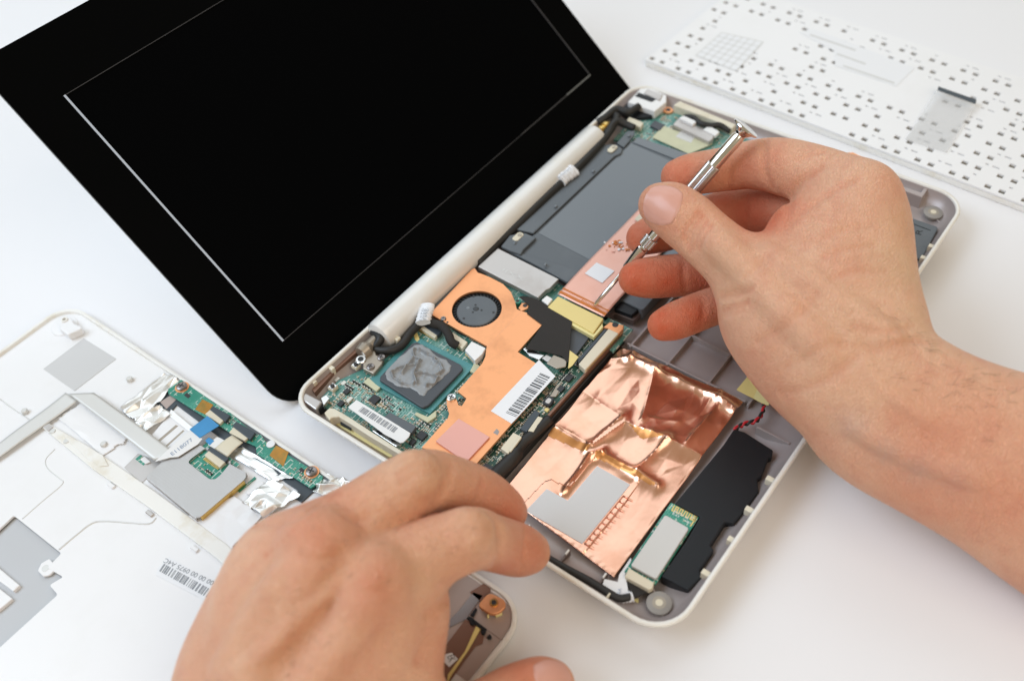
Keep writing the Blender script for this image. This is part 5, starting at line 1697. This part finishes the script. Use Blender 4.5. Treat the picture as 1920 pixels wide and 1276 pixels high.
class Field:
    def __init__(self, lo, hi, res):
        self.lo = np.array(lo, float)
        self.res = res
        self.n = np.ceil((np.array(hi) - self.lo) / res).astype(int) + 1
        self.ax = [self.lo[i] + res * np.arange(self.n[i]) for i in range(3)]

    def empty(self):
        return np.full(self.n, 60.0, np.float32)

    def block(self, lo, hi):
        s = []
        for i in range(3):
            a = max(0, int((lo[i] - self.lo[i]) / self.res))
            b = min(self.n[i], int((hi[i] - self.lo[i]) / self.res) + 2)
            if b <= a: return None
            s.append(slice(a, b))
        return tuple(s)

    def tube(self, D, pts, margin=14, k=0.0):
        """pts: list of (x, y, z, r); union of tapered capsules into D"""
        for p, q in zip(pts[:-1], pts[1:]):
            a, b, ra, rb = np.array(p[:3]), np.array(q[:3]), p[3], q[3]
            R = max(ra, rb) + margin
            bl = self.block(np.minimum(a, b) - R, np.maximum(a, b) + R)
            if bl is None: continue
            X = (self.ax[0][bl[0]] - a[0])[:, None, None]
            Y = (self.ax[1][bl[1]] - a[1])[None, :, None]
            Zz = (self.ax[2][bl[2]] - a[2])[None, None, :]
            ab = b - a
            L2 = max(1e-9, ab @ ab)
            t = np.clip((X * ab[0] + Y * ab[1] + Zz * ab[2]) / L2, 0, 1)
            d = np.sqrt((X - t * ab[0]) ** 2 + (Y - t * ab[1]) ** 2 + (Zz - t * ab[2]) ** 2) - (ra + (rb - ra) * t)
            D[bl] = smin(D[bl], d.astype(np.float32), k)
        return D

    def sample(self, D, p):
        g = (np.asarray(p) - self.lo) / self.res
        g = np.clip(g, 0, self.n - 1.001)
        i = g.astype(int)
        f = g - i
        c = D[i[0]:i[0] + 2, i[1]:i[1] + 2, i[2]:i[2] + 2]
        c = c[0] * (1 - f[0]) + c[1] * f[0]
        c = c[0] * (1 - f[1]) + c[1] * f[1]
        return float(c[0] * (1 - f[2]) + c[1] * f[2])

    def grad(self, D, p):
        e = self.res
        g = np.array([self.sample(D, np.array(p) + np.eye(3)[i] * e) - self.sample(D, np.array(p) - np.eye(3)[i] * e) for i in range(3)])
        return g / (np.linalg.norm(g) + 1e-9)

    def cast(self, D, o, d, t0=0.0, t1=600.0):
        """first hit of the ray with the skin"""
        o, d = np.array(o, float), np.array(d, float)
        d /= np.linalg.norm(d)
        t = t0
        while t < t1:
            p = o + d * t
            if np.any(p < self.lo) or np.any(p > self.lo + self.res * (self.n - 1)):
                t += 2.0
                continue
            s = self.sample(D, p)
            if s < 0.02: return p
            t += max(0.15, min(s * 0.8, 3.0))
        return None

    def cast_px(self, D, px, py):
        d = CR.T @ np.array([(px - 960) / FPX, (py - 638) / FPX, 1.0])
        return self.cast(D, CC, d, 150)

    def mesh(self, D):
        """naive surface nets"""
        I = D < 0
        c = np.zeros(tuple(n - 1 for n in D.shape), np.uint8)
        for dx in (0, 1):
            for dy in (0, 1):
                for dz in (0, 1):
                    c += I[dx:D.shape[0] - 1 + dx, dy:D.shape[1] - 1 + dy, dz:D.shape[2] - 1 + dz]
        act = (c > 0) & (c < 8)
        idx = np.argwhere(act)
        ids = np.full(act.shape, -1, np.int64)
        ids[act] = np.arange(len(idx))
        corner = {}
        for dx in (0, 1):
            for dy in (0, 1):
                for dz in (0, 1):
                    corner[dx, dy, dz] = D[idx[:, 0] + dx, idx[:, 1] + dy, idx[:, 2] + dz]
        acc = np.zeros((len(idx), 3))
        cnt = np.zeros(len(idx))
        for (a, b) in [((x, y, z), tuple(np.add((x, y, z), e))) for x in (0, 1) for y in (0, 1) for z in (0, 1) for e in ((1, 0, 0), (0, 1, 0), (0, 0, 1)) if max(np.add((x, y, z), e)) < 2]:
            va, vb = corner[a], corner[b]
            m = (va < 0) != (vb < 0)
            t = np.where(m, va / np.where(m, va - vb, 1), 0)
            pos = np.array(a)[None, :] + t[:, None] * (np.array(b) - np.array(a))[None, :]
            acc += pos * m[:, None]
            cnt += m
        V = self.lo + (idx + acc / cnt[:, None]) * self.res
        F = []
        for axis in range(3):
            u, w = [(1, 2), (2, 0), (0, 1)][axis]
            sl0 = [slice(None)] * 3
            sl1 = [slice(None)] * 3
            sl0[axis] = slice(0, -1)
            sl1[axis] = slice(1, None)
            A, B = I[tuple(sl0)], I[tuple(sl1)]
            e = np.argwhere(A != B)
            ok = (e[:, u] > 0) & (e[:, w] > 0) & (e[:, u] < D.shape[u] - 1) & (e[:, w] < D.shape[w] - 1)
            e = e[ok]
            flip = A[e[:, 0], e[:, 1], e[:, 2]]
            du, dw = np.eye(3, dtype=int)[u], np.eye(3, dtype=int)[w]
            q = [e - du - dw, e - dw, e, e - du]
            q = np.stack([ids[x[:, 0], x[:, 1], x[:, 2]] for x in q], 1)
            q[~flip] = q[~flip][:, ::-1]
            F.append(q)
        return V, np.vstack(F)


def smin(a, b, k):
    if k <= 0: return np.minimum(a, b)
    h = np.maximum(k - np.abs(a - b), 0) / k
    return np.minimum(a, b) - h * h * (k * 0.25)


def chain(pts, n=6):
    """(px, py, depth, radius) -> smooth list of (x, y, z, r)"""
    q = [(*Pd(p[0], p[1], p[2]), p[3]) for p in pts]
    return [tuple(s) for s in spline(q, n)]


def skin_material(name):
    m = bpy.data.materials.new(name)
    m.use_nodes = True
    nt = m.node_tree
    b = nt.nodes['Principled BSDF']
    L = nt.links.new
    tc = nt.nodes.new('ShaderNodeTexCoord')
    at = nt.nodes.new('ShaderNodeAttribute')
    at.attribute_name = 'tint'
    sep = nt.nodes.new('ShaderNodeSeparateColor')
    L(at.outputs['Color'], sep.inputs[0])

    def noise_n(scale, detail=5, rough=0.6):
        n = nt.nodes.new('ShaderNodeTexNoise')
        n.inputs['Scale'].default_value = scale
        n.inputs['Detail'].default_value = detail
        n.inputs['Roughness'].default_value = rough
        L(tc.outputs['Object'], n.inputs['Vector'])
        return n.outputs['Fac']

    def ramp(src, p0, p1):
        r = nt.nodes.new('ShaderNodeMapRange')
        r.inputs[1].default_value = p0
        r.inputs[2].default_value = p1
        L(src, r.inputs[0])
        return r.outputs[0]

    def mix(fac, a, c):
        x = nt.nodes.new('ShaderNodeMix')
        x.data_type = 'RGBA'
        if isinstance(fac, float): x.inputs[0].default_value = fac
        else: L(fac, x.inputs[0])
        if isinstance(a, tuple): x.inputs[6].default_value = (*a, 1)
        else: L(a, x.inputs[6])
        x.inputs[7].default_value = (*c, 1)
        return x.outputs[2]

    def math_n(op, a, c):
        x = nt.nodes.new('ShaderNodeMath')
        x.operation = op
        for i, s in enumerate((a, c)):
            if isinstance(s, (int, float)): x.inputs[i].default_value = s
            else: L(s, x.inputs[i])
        return x.outputs[0]
    c = mix(ramp(noise_n(38), 0.35, 0.7), (0.81, 0.475, 0.315), (0.74, 0.37, 0.235))
    c = mix(math_n('MULTIPLY', ramp(noise_n(110), 0.5, 0.75), 0.5), c, (0.67, 0.28, 0.19))
    c = mix(math_n('MULTIPLY', ramp(noise_n(420, 3), 0.55, 0.8), 0.30), c, (0.56, 0.27, 0.17))
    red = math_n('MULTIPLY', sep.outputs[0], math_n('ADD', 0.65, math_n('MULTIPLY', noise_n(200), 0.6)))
    c = mix(red, c, (0.63, 0.135, 0.06))  # skin redness, deep enough to paint shade on the inner fingers
    c = mix(sep.outputs[1], c, (0.70, 0.50, 0.31))       # paler, yellowish
    c = mix(sep.outputs[2], c, (0.47, 0.38, 0.33))       # vein shimmer
    L(c, b.inputs['Base Color'])
    b.inputs['Roughness'].default_value = 0.5
    b.inputs['Specular IOR Level'].default_value = 0.32
    b.inputs['Subsurface Weight'].default_value = 0.22
    b.inputs['Subsurface Radius'].default_value = (1.0, 0.32, 0.16)
    b.inputs['Subsurface Scale'].default_value = 0.0035
    # fine skin lines
    mp = nt.nodes.new('ShaderNodeMapping')
    mp.inputs['Rotation'].default_value = (0.3, 0.5, 0.75)
    mp.inputs['Scale'].default_value = (1.0, 2.1, 1.3)
    L(tc.outputs['Object'], mp.inputs['Vector'])
    vo = nt.nodes.new('ShaderNodeTexVoronoi')
    vo.feature = 'DISTANCE_TO_EDGE'
    vo.inputs['Scale'].default_value = 620
    dn = nt.nodes.new('ShaderNodeMixRGB')
    dn.blend_type = 'ADD'
    dn.inputs[0].default_value = 0.002
    L(mp.outputs[0], dn.inputs[1])
    nn = nt.nodes.new('ShaderNodeTexNoise')
    nn.inputs['Scale'].default_value = 500
    L(tc.outputs['Object'], nn.inputs['Vector'])
    L(nn.outputs['Color'], dn.inputs[2])
    L(dn.outputs[0], vo.inputs['Vector'])
    hgt = math_n('ADD', math_n('MULTIPLY', ramp(vo.outputs['Distance'], 0.0, 0.12), 0.6), math_n('MULTIPLY', noise_n(900, 4), 0.9))
    hgt = math_n('ADD', hgt, math_n('MULTIPLY', noise_n(230, 5, 0.7), 2.6))
    bp = nt.nodes.new('ShaderNodeBump')
    bp.inputs['Strength'].default_value = 0.75
    bp.inputs['Distance'].default_value = 0.00042
    L(hgt, bp.inputs['Height'])
    L(bp.outputs[0], b.inputs['Normal'])
    MATS[name] = m
    return m


skin_material('skin')
mat('nail', (0.66, 0.345, 0.27), 0.36, var=0.06, vscale=120, spec=0.45, sss=0.2, coat=0.15)
mat('nail_edge', (0.80, 0.66, 0.54), 0.35, var=0.04, sss=0.2)
mat('hair_dark', (0.16, 0.09, 0.05), 0.5)


def build_hand(label, palm, fingers, arm, bumps, creases, tints, nails, hairs=(), res=0.85, kp=9.0, finger_k=5.0):
    allp = [p for c in [*palm, *[f[0] for f in fingers], *arm] for p in c]
    A = np.array(allp)
    lo = (A[:, :3] - A[:, 3:4]).min(0) - 14
    hi = (A[:, :3] + A[:, 3:4]).max(0) + 14
    fl = Field(lo, hi, res)
    D = fl.empty()
    for c in arm: fl.tube(D, c, 16, kp)
    for c in palm: fl.tube(D, c, 16, kp)
    out = D.copy()
    for c, k in fingers:
        E = fl.empty()
        fl.tube(E, c, 14, 0.0)
        # a tube through many short links: soften the joints a little
        E2 = smin(D, E, k)
        out = smin(out, E2, 0.7)
    D = out
    surf = lambda px, py: fl.cast_px(D, px, py)
    # raised tendons, knuckles and veins (px polyline, radius, sink, blend)
    for line, r, sink, k in bumps:
        ps = []
        for x, y in line:
            h = surf(x, y)
            if h is None: continue
            n = fl.grad(D, h)
            ps.append((*(h - n * sink), r))
        if len(ps) == 1: ps.append(tuple(np.array(ps[0]) + [0.01, 0, 0, 0]))
        if len(ps) > 1: fl.tube(D, [tuple(s) for s in spline(ps, 5)], k + 3, k)
    base = D.copy()
    # creases: (px polyline, radius, depth, blend)
    for line, r, sink, k in creases:
        ps = []
        L_ = [tuple(s) for s in spline(line, 4)] if len(line) > 2 else [tuple(np.array(line[0]) * (1 - t) + np.array(line[1]) * t) for t in np.linspace(0, 1, 7)]
        for i, (x, y) in enumerate(L_):
            h = fl.cast_px(base, x, y)
            if h is None: continue
            if ps and np.linalg.norm(np.array(ps[-1][:3]) - h) > 14: continue
            n = fl.grad(base, h)
            e = min(i, len(L_) - 1 - i) / max(1, (len(L_) - 1) / 2)
            ps.append((*(h + n * (r * 0.9 - sink * min(1, 0.25 + e))), r))
        if len(ps) < 2: continue
        C = np.full(fl.n, 60.0, np.float32) if False else None
        P_ = np.array(ps)
        bl = fl.block(P_[:, :3].min(0) - 6, P_[:, :3].max(0) + 6)
        if bl is None: continue
        sub = Field([fl.ax[i][bl[i].start] for i in range(3)], [fl.ax[i][bl[i].stop - 1] for i in range(3)], fl.res)
        sub.n = np.array([bl[i].stop - bl[i].start for i in range(3)])
        sub.ax = [fl.ax[i][bl[i]] for i in range(3)]
        C = sub.tube(np.full(sub.n, 60.0, np.float32), ps, 5, 0.0)
        D[bl] = -smin(-D[bl], C, k)
    crease_pts = []
    for line, r, sink, k in creases:
        L_ = [tuple(s) for s in spline(line, 6)]
        for x, y in L_:
            h = fl.cast_px(base, x, y)
            if h is not None: crease_pts.append((h, min(0.5, 0.45 * sink + 0.1)))
    V, F = fl.mesh(D)
    # relax the mesh slightly
    nb = np.zeros_like(V)
    ct = np.zeros(len(V))
    for a, b in ((0, 1), (1, 2), (2, 3), (3, 0)):
        np.add.at(nb, F[:, a], V[F[:, b]])
        np.add.at(ct, F[:, a], 1)
        np.add.at(nb, F[:, b], V[F[:, a]])
        np.add.at(ct, F[:, b], 1)
    V = V * 0.45 + 0.55 * nb / ct[:, None]
    me = bpy.data.meshes.new('hand')
    me.from_pydata((V * MM).tolist(), [], F.tolist())
    me.polygons.foreach_set('use_smooth', [True] * len(me.polygons))
    T = np.zeros((len(V), 4), np.float32)
    T[:, 3] = 1
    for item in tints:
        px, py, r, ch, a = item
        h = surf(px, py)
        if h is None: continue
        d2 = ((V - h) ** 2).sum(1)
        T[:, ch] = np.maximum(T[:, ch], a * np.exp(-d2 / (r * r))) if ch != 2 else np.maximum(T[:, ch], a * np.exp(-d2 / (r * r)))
    for h, a in crease_pts:
        d2 = ((V - h) ** 2).sum(1)
        m = d2 < 16
        T[m, 0] = np.maximum(T[m, 0], a * np.exp(-d2[m] / 1.7))
    ca = me.color_attributes.new('tint', 'FLOAT_COLOR', 'POINT')
    ca.data.foreach_set('color', T.ravel())
    me.materials.append(MATS['skin'])
    me.update()
    o = bpy.data.objects.new('hand', me)
    col.objects.link(o)
    tag(o, label, 'hand')
    # nails
    for cx, cy, tx, ty, length, width, m in nails:
        h = surf(cx, cy)
        h2 = surf(tx, ty)
        if h is None: continue
        n = fl.grad(base, h)
        t = (h2 - h) if h2 is not None else np.array(Pd(tx, ty, np.dot(CR[2], h - CC))) - h
        t -= n * (t @ n)
        t /= np.linalg.norm(t)
        w = np.cross(n, t)
        NU, NV = 22, 22
        vs, fs = [], []
        for i in range(NU + 1):
            for j in range(NV + 1):
                a, b = i / NU * 2 - 1, j / NV * 2 - 1
                # superellipse disc map
                ln, wd = a * math.sqrt(max(0, 1 - b * b / 2.6)), b * math.sqrt(max(0, 1 - a * a / (2.2 if a < 0 else 3.4)))
                p0 = h + t * ln * length / 2 + w * wd * width / 2
                q = fl.cast(base, p0 + n * 7, -n, 0, 20)
                if q is None: q = p0 - n * 1.0
                rim = max(abs(a), abs(b))
                lift = 0.42 if rim < 0.93 else -0.35
                if a > 0.95 and abs(b) < 0.9: lift = 0.55
                vs.append(tuple(q + n * lift))
        for i in range(NU):
            for j in range(NV):
                k = i * (NV + 1) + j
                fs.append((k, k + 1, k + NV + 2, k + NV + 1))
        no = obj('fingernail', vs, fs, m, o, smooth=True)
        no.matrix_parent_inverse = Matrix.Identity(4)
        bm = bmesh.new()
        bm.from_mesh(no.data)
        bmesh.ops.recalc_face_normals(bm, faces=bm.faces)
        if sum((f.normal @ Vector(n) if False else f.normal.dot(Vector(n))) for f in bm.faces) < 0:
            bmesh.ops.reverse_faces(bm, faces=bm.faces)
        bm.to_mesh(no.data)
        bm.free()
    # fine body hair
    if hairs:
        mb = MB()
        rng = random.Random(3)
        for (x0, y0, x1, y1, wpx, count, dx, dy, ln) in hairs:
            for _ in range(count):
                s = rng.random()
                x, y = x0 + (x1 - x0) * s + rng.gauss(0, wpx), y0 + (y1 - y0) * s + rng.gauss(0, wpx)
                h = surf(x, y)
                if h is None: continue
                n = fl.grad(base, h)
                g = CR.T @ np.array([dx + rng.gauss(0, .35), dy + rng.gauss(0, .35), 0])
                g -= n * (g @ n)
                g /= np.linalg.norm(g) + 1e-9
                l = ln * rng.uniform(0.5, 1.2)
                pts = [h - n * 0.2, h + n * 0.5 + g * l * 0.35, h + n * 0.7 + g * l * 0.7, h + n * 0.5 + g * l]
                mb.tube(pts, [0.045, 0.04, 0.03, 0.015], 3)
        if mb.v:
            ho = tag(mb.build('arm_hair', 'hair_dark', o), kind='stuff')
            ho.matrix_parent_inverse = Matrix.Identity(4)
    return o, fl, D


# ---- right hand with the screwdriver
R_index = chain([(1272, 331, 411, 7.2), (1300, 326, 411, 8.5), (1368, 316, 408, 9.0), (1410, 309, 404, 9.8), (1465, 312, 396, 11.2), (1545, 335, 384, 11.8), (1618, 366, 372, 12.0)])
R_middle = chain([(1206, 446, 421, 7.2), (1235, 436, 423, 8.5), (1290, 420, 426, 9.2), (1345, 406, 426, 10.2), (1400, 398, 424, 11), (1500, 398, 408, 11), (1600, 412, 390, 11)])
R_ring = chain([(1192, 522, 414, 7.2), (1222, 520, 415, 8.7), (1285, 515, 417, 9.0), (1335, 510, 417, 9.0), (1390, 500, 415, 9.6), (1490, 485, 402, 9.6), (1580, 475, 388, 11)])
R_little = chain([(1244, 609, 398, 6.4), (1270, 600, 399, 7.7), (1326, 578, 402, 7.8), (1365, 566, 403, 7.8), (1405, 556, 403, 8.4), (1480, 540, 396, 8.6), (1560, 535, 384, 10)])
R_thumb = chain([(1238, 384, 391, 8.6), (1260, 394, 390, 10.8), (1290, 416, 388, 11.5), (1322, 444, 385, 11.3), (1364, 480, 381, 12.0), (1425, 530, 374, 14.5), (1480, 595, 366, 16.5), (1540, 655, 357, 18)])
R_palm = [
    chain([(1612, 372, 374, 11.5), (1618, 450, 368, 12), (1628, 560, 360, 12.5), (1640, 650, 352, 14)]),
    chain([(1590, 420, 388, 12), (1605, 520, 376, 13.5), (1622, 660, 358, 15)]),
    chain([(1560, 480, 390, 11.5), (1580, 580, 378, 13), (1605, 680, 360, 14.5)]),
    chain([(1535, 545, 386, 11), (1555, 630, 374, 12), (1590, 710, 358, 14)]),
    chain([(1560, 420, 378, 12), (1560, 510, 368, 15), (1575, 610, 358, 17)]),
    chain([(1430, 545, 374, 13), (1478, 615, 366, 15), (1545, 675, 356, 17), (1600, 718, 350, 17.5)]),
    chain([(1510, 440, 382, 11), (1530, 520, 372, 15), (1560, 630, 358, 17)]),
    chain([(1405, 585, 384, 8), (1455, 645, 374, 9.5), (1535, 715, 358, 12)]),
]
R_arm = [
    chain([(1655, 700, 347, 16), (1745, 768, 343, 16.5), (1860, 822, 338, 18.5), (2050, 905, 330, 25), (2500, 1100, 310, 36), (2900, 1280, 296, 38)]),
    chain([(1580, 725, 352, 15), (1640, 800, 348, 15.5), (1760, 866, 341, 15.5), (1900, 936, 335, 17.5), (2050, 1015, 328, 22.5), (2500, 1270, 310, 34), (2900, 1460, 296, 36)]),
    chain([(1610, 715, 348, 17), (1690, 782, 345, 17), (1830, 858, 338, 19), (2050, 960, 330, 24)]),
]
R_bumps = [
    (((1330, 440), (1400, 505), (1470, 580), (1545, 650)), 2.4, 1.9, 7),
    (((1440, 470), (1520, 530), (1610, 590), (1680, 640)), 2.0, 1.7, 6),
    (((1600, 800), (1700, 850), (1830, 900)), 1.6, 1.5, 5),
    (((1520, 560), (1590, 620), (1650, 720), (1760, 800)), 1.2, 1.2, 3),
]
R_creases = [
    # thumb joint wrinkles
    (((1318, 404), (1298, 430), (1290, 455), (1293, 470)), 1.2, 1.35, 1.5),
    (((1326, 412), (1308, 436), (1299, 462)), 1.1, 1.2, 1.3),
    (((1336, 420), (1320, 440), (1310, 466)), 1.0, 0.75, 1.4),
    (((1310, 398), (1287, 428), (1280, 448)), 1.0, 0.7, 1.3),
    # thenar folds
    (((1352, 556), (1378, 552), (1408, 542)), 1.3, 1.0, 2.0),
    (((1356, 582), (1380, 574), (1400, 566)), 1.2, 0.9, 1.8),
    (((1353, 590), (1375, 585), (1392, 580)), 0.8, 0.5, 1.2),
    # index joint folds
    (((1434, 262), (1432, 300), (1436, 330), (1448, 352)), 1.2, 0.9, 1.8),
    (((1367, 305), (1366, 330), (1368, 356)), 1.0, 0.55, 1.4),
    (((1478, 412), (1480, 380), (1500, 345), (1540, 315)), 1.4, 0.95, 2.4),
    (((1468, 432), (1500, 400), (1560, 360), (1610, 335)), 1.2, 0.7, 2.2),
    (((1400, 372), (1396, 395), (1402, 425)), 1.0, 0.6, 1.4),
    (((1282, 490), (1281, 515), (1286, 540)), 1.0, 0.6, 1.4),
    (((1318, 560), (1320, 580), (1316, 598)), 1.0, 0.6, 1.4),
    (((1395, 520), (1420, 500), (1440, 478)), 0.9, 0.4, 1.8),
    (((1500, 300), (1520, 290), (1545, 285)), 0.9, 0.3, 1.6),
    (((1420, 640), (1460, 620), (1500, 590), (1530, 550)), 1.0, 0.35, 2.2),
    (((1540, 450), (1580, 430), (1630, 425)), 0.9, 0.28, 1.8), (((1545, 480), (1590, 465), (1640, 462)), 0.9, 0.28, 1.8), (((1560, 520), (1610, 508), (1660, 510)), 0.9, 0.25, 1.8),
    # wrist lines
    (((1465, 740), (1520, 725), (1580, 690), (1620, 650)), 1.2, 0.45, 2.2),
    (((1560, 640), (1640, 655), (1700, 640), (1735, 640)), 1.0, 0.4, 2.0),
    (((1600, 612), (1660, 622), (1712, 610)), 0.9, 0.3, 1.6),
    (((1470, 690), (1520, 665), (1560, 640)), 0.9, 0.3, 1.6),
]
R_tints = [(1215, 375, 11, 0, 0.45), (1270, 332, 17, 0, 0.75), (1190, 450, 15, 0, 0.85), (1190, 520, 18, 0, 1.0), (1250, 525, 15, 0, 0.95), (1240, 610, 16, 0, 1.0), (1300, 590, 13, 0, 0.95), (1310, 520, 12, 0, 0.8), (1340, 575, 10, 0, 0.6),  # natural fingertip redness, plus shade painted red on ring and little fingers
           (1355, 372, 12, 0, 0.8), (1410, 400, 18, 0, 0.85), (1450, 410, 14, 0, 0.8), (1390, 320, 14, 0, 0.45), (1440, 300, 10, 0, 0.35), (1250, 420, 8, 0, 0.3), (1380, 470, 13, 0, 0.2), (1650, 400, 16, 0, 0.18),  # leading reds paint the middle finger's shade into the skin
           (1690, 500, 14, 1, 0.5), (1690, 420, 12, 1, 0.4), (1360, 500, 12, 1, 0.3), (1720, 600, 12, 1, 0.35), (1560, 640, 26, 1, 0.25), (1750, 900, 26, 0, 0.35), (1860, 960, 22, 0, 0.3), (1440, 700, 16, 0, 0.2),
           (1600, 800, 7, 2, 0.3), (1660, 850, 7, 2, 0.3), (1720, 880, 7, 2, 0.3), (1790, 900, 7, 2, 0.2)]
R_nails = [(1240, 382, 1200, 374, 15.5, 16.2, 'nail')]
R_hairs = [(1715, 625, 1745, 655, 6, 16, 0.5, 0.3, 4), (1760, 690, 1915, 735, 14, 26, 0.85, -0.1, 5), (1640, 660, 1900, 790, 36, 34, 0.85, 0.3, 4.5), (1600, 570, 1700, 620, 25, 12, 0.5, 0.7, 3)]
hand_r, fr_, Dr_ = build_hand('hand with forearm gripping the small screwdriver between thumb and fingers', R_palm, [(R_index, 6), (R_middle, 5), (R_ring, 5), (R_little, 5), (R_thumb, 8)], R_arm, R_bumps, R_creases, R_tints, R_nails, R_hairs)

# ---- left hand steadying the base
L_index = chain([(990, 1034, 340, 7.6), (970, 1030, 336, 9.0), (935, 1020, 327, 9.2), (912, 1014, 319, 9.2), (880, 1010, 311, 10), (800, 1040, 304, 11), (700, 1095, 299, 12.5)])
L_middle = chain([(955, 960, 349, 6.4), (940, 950, 346, 7.8), (905, 927, 338, 8.6), (850, 908, 326, 9.2), (785, 904, 316, 10.4), (700, 955, 309, 11.2), (600, 1030, 301, 12.5)])
L_ring = chain([(850, 985, 366, 7.5), (810, 975, 358, 8.6), (740, 958, 344, 9.0), (680, 956, 330, 10), (600, 1005, 316, 10.4), (530, 1055, 307, 12)])
L_little = chain([(660, 1020, 362, 7), (635, 1005, 352, 7.8), (595, 1004, 338, 8.2), (552, 1026, 327, 8.8), (512, 1092, 314, 10)])
L_thumb = chain([(1030, 1283, 318, 8.2), (1008, 1289, 316, 9.6), (960, 1308, 313, 10), (920, 1328, 310, 9.8), (850, 1370, 304, 12), (750, 1430, 298, 14), (650, 1490, 294, 16)])
L_palm = [
    chain([(700, 1095, 300, 12.5), (665, 1200, 298, 14), (615, 1330, 295, 15), (560, 1480, 292, 16)]),
    chain([(600, 1030, 302, 12.5), (580, 1150, 298, 13), (555, 1300, 294, 14), (530, 1480, 290, 16)]),
    chain([(530, 1058, 308, 12), (505, 1160, 302, 12.5), (490, 1300, 297, 13.5), (490, 1480, 292, 15)]),
    chain([(514, 1094, 315, 10), (466, 1195, 308, 11), (432, 1310, 302, 12.5), (450, 1480, 295, 14)]),
    chain([(730, 1130, 308, 11), (705, 1220, 308, 14), (670, 1330, 304, 16), (620, 1450, 298, 17)]),
    chain([(600, 1120, 312, 14), (590, 1250, 310, 15), (560, 1400, 304, 16)]),
    chain([(765, 1110, 308, 8), (745, 1200, 308, 8), (720, 1340, 304, 11)]),
    chain([(650, 1070, 304, 11), (622, 1180, 299, 13), (588, 1320, 295, 14), (545, 1480, 291, 16)]),
    chain([(562, 1050, 307, 11), (540, 1160, 301, 12.5), (522, 1300, 296, 13.5), (510, 1480, 291, 15)]),
]
L_arm = [chain([(470, 1470, 293, 17), (430, 1650, 285, 20), (370, 1950, 272, 27), (300, 2300, 258, 34)]), chain([(560, 1480, 292, 18), (530, 1680, 286, 20), (500, 1980, 274, 27), (460, 2350, 260, 34)])]
L_bumps = [
    (((697, 1085),), 6, 4.6, 9), (((600, 1018),), 6, 4.6, 9), (((780, 880),), 4, 3.2, 6), (((885, 990),), 4, 3.2, 6),
    (((690, 1110), (640, 1200), (575, 1300), (530, 1400)), 2.0, 1.7, 7), (((595, 1045), (545, 1130), (480, 1240), (450, 1330)), 2.0, 1.7, 7), (((530, 1070), (480, 1150), (410, 1270)), 1.6, 1.3, 6),
    (((640, 1080), (560, 1160), (500, 1220), (420, 1276)), 1.2, 0.9, 3),
]
L_creases = [
    (((935, 985), (940, 1030), (925, 1068)), 1.4, 0.6, 2.4), (((985, 990), (982, 1030), (978, 1068)), 0.9, 0.25, 1.6),
    (((848, 872), (835, 910), (815, 945)), 1.4, 0.5, 2.4), (((905, 900), (895, 935), (880, 955)), 1.0, 0.4, 1.8),
    (((645, 908), (610, 945), (560, 985), (500, 1040)), 1.8, 0.9, 3.0),
    (((745, 890), (775, 872), (810, 868)), 0.9, 0.45, 1.4), (((752, 905), (785, 886), (818, 882)), 0.9, 0.45, 1.4), (((862, 1000), (885, 980), (915, 978)), 0.9, 0.45, 1.4), (((868, 1014), (890, 994), (920, 990)), 0.9, 0.45, 1.4),
    (((560, 1040), (600, 1050), (640, 1035)), 1.0, 0.4, 2.0), (((660, 1105), (700, 1112), (735, 1095)), 1.0, 0.4, 2.0), (((640, 960), (665, 975), (690, 968)), 1.0, 0.35, 2.0),
    (((740, 870), (760, 858), (790, 853)), 1.0, 0.25, 1.6), (((850, 985), (870, 970), (905, 966)), 1.0, 0.25, 1.6),
    (((480, 985), (540, 975), (600, 945)), 1.0, 0.3, 2),
    (((870, 1110), (840, 1120), (800, 1150)), 1.2, 0.4, 2.2), (((830, 1180), (800, 1200), (780, 1235)), 1.2, 0.35, 2.4),
]
L_tints = [(697, 1080, 13, 0, 0.5), (600, 1020, 14, 0, 0.5), (560, 1000, 10, 0, 0.2), (1000, 1030, 12, 0, 0.5), (960, 1060, 14, 0, 0.55), (960, 965, 12, 0, 0.6), (920, 925, 12, 0, 0.35), (560, 970, 14, 0, 0.32), (640, 920, 12, 0, 0.3), (850, 1010, 12, 0, 0.15), (990, 1262, 16, 0, 0.6), (770, 1000, 12, 0, 0.3), (820, 960, 12, 0, 0.5),
           (790, 865, 14, 1, 0.3), (900, 990, 12, 1, 0.3), (640, 1060, 14, 1, 0.25), (780, 1060, 16, 1, 0.3), (500, 1180, 20, 1, 0.2), (600, 1200, 18, 0, 0.15), (820, 1180, 12, 0, 0.2)]
L_nails = [(1040, 1268, 1075, 1258, 13.5, 13.0, 'nail')]
L_hairs = [(520, 1240, 760, 920, 40, 46, 0.4, -0.4, 2.4), (800, 1040, 880, 990, 14, 12, 0.5, -0.2, 2.0)]
hand_l, fl_, Dl_ = build_hand('hand with bent fingers resting over the white cover, fingertips on the netbook edge', L_palm, [(L_index, 6), (L_middle, 6), (L_ring, 5), (L_little, 5), (L_thumb, 8)], L_arm, L_bumps, L_creases, L_tints, L_nails, L_hairs)
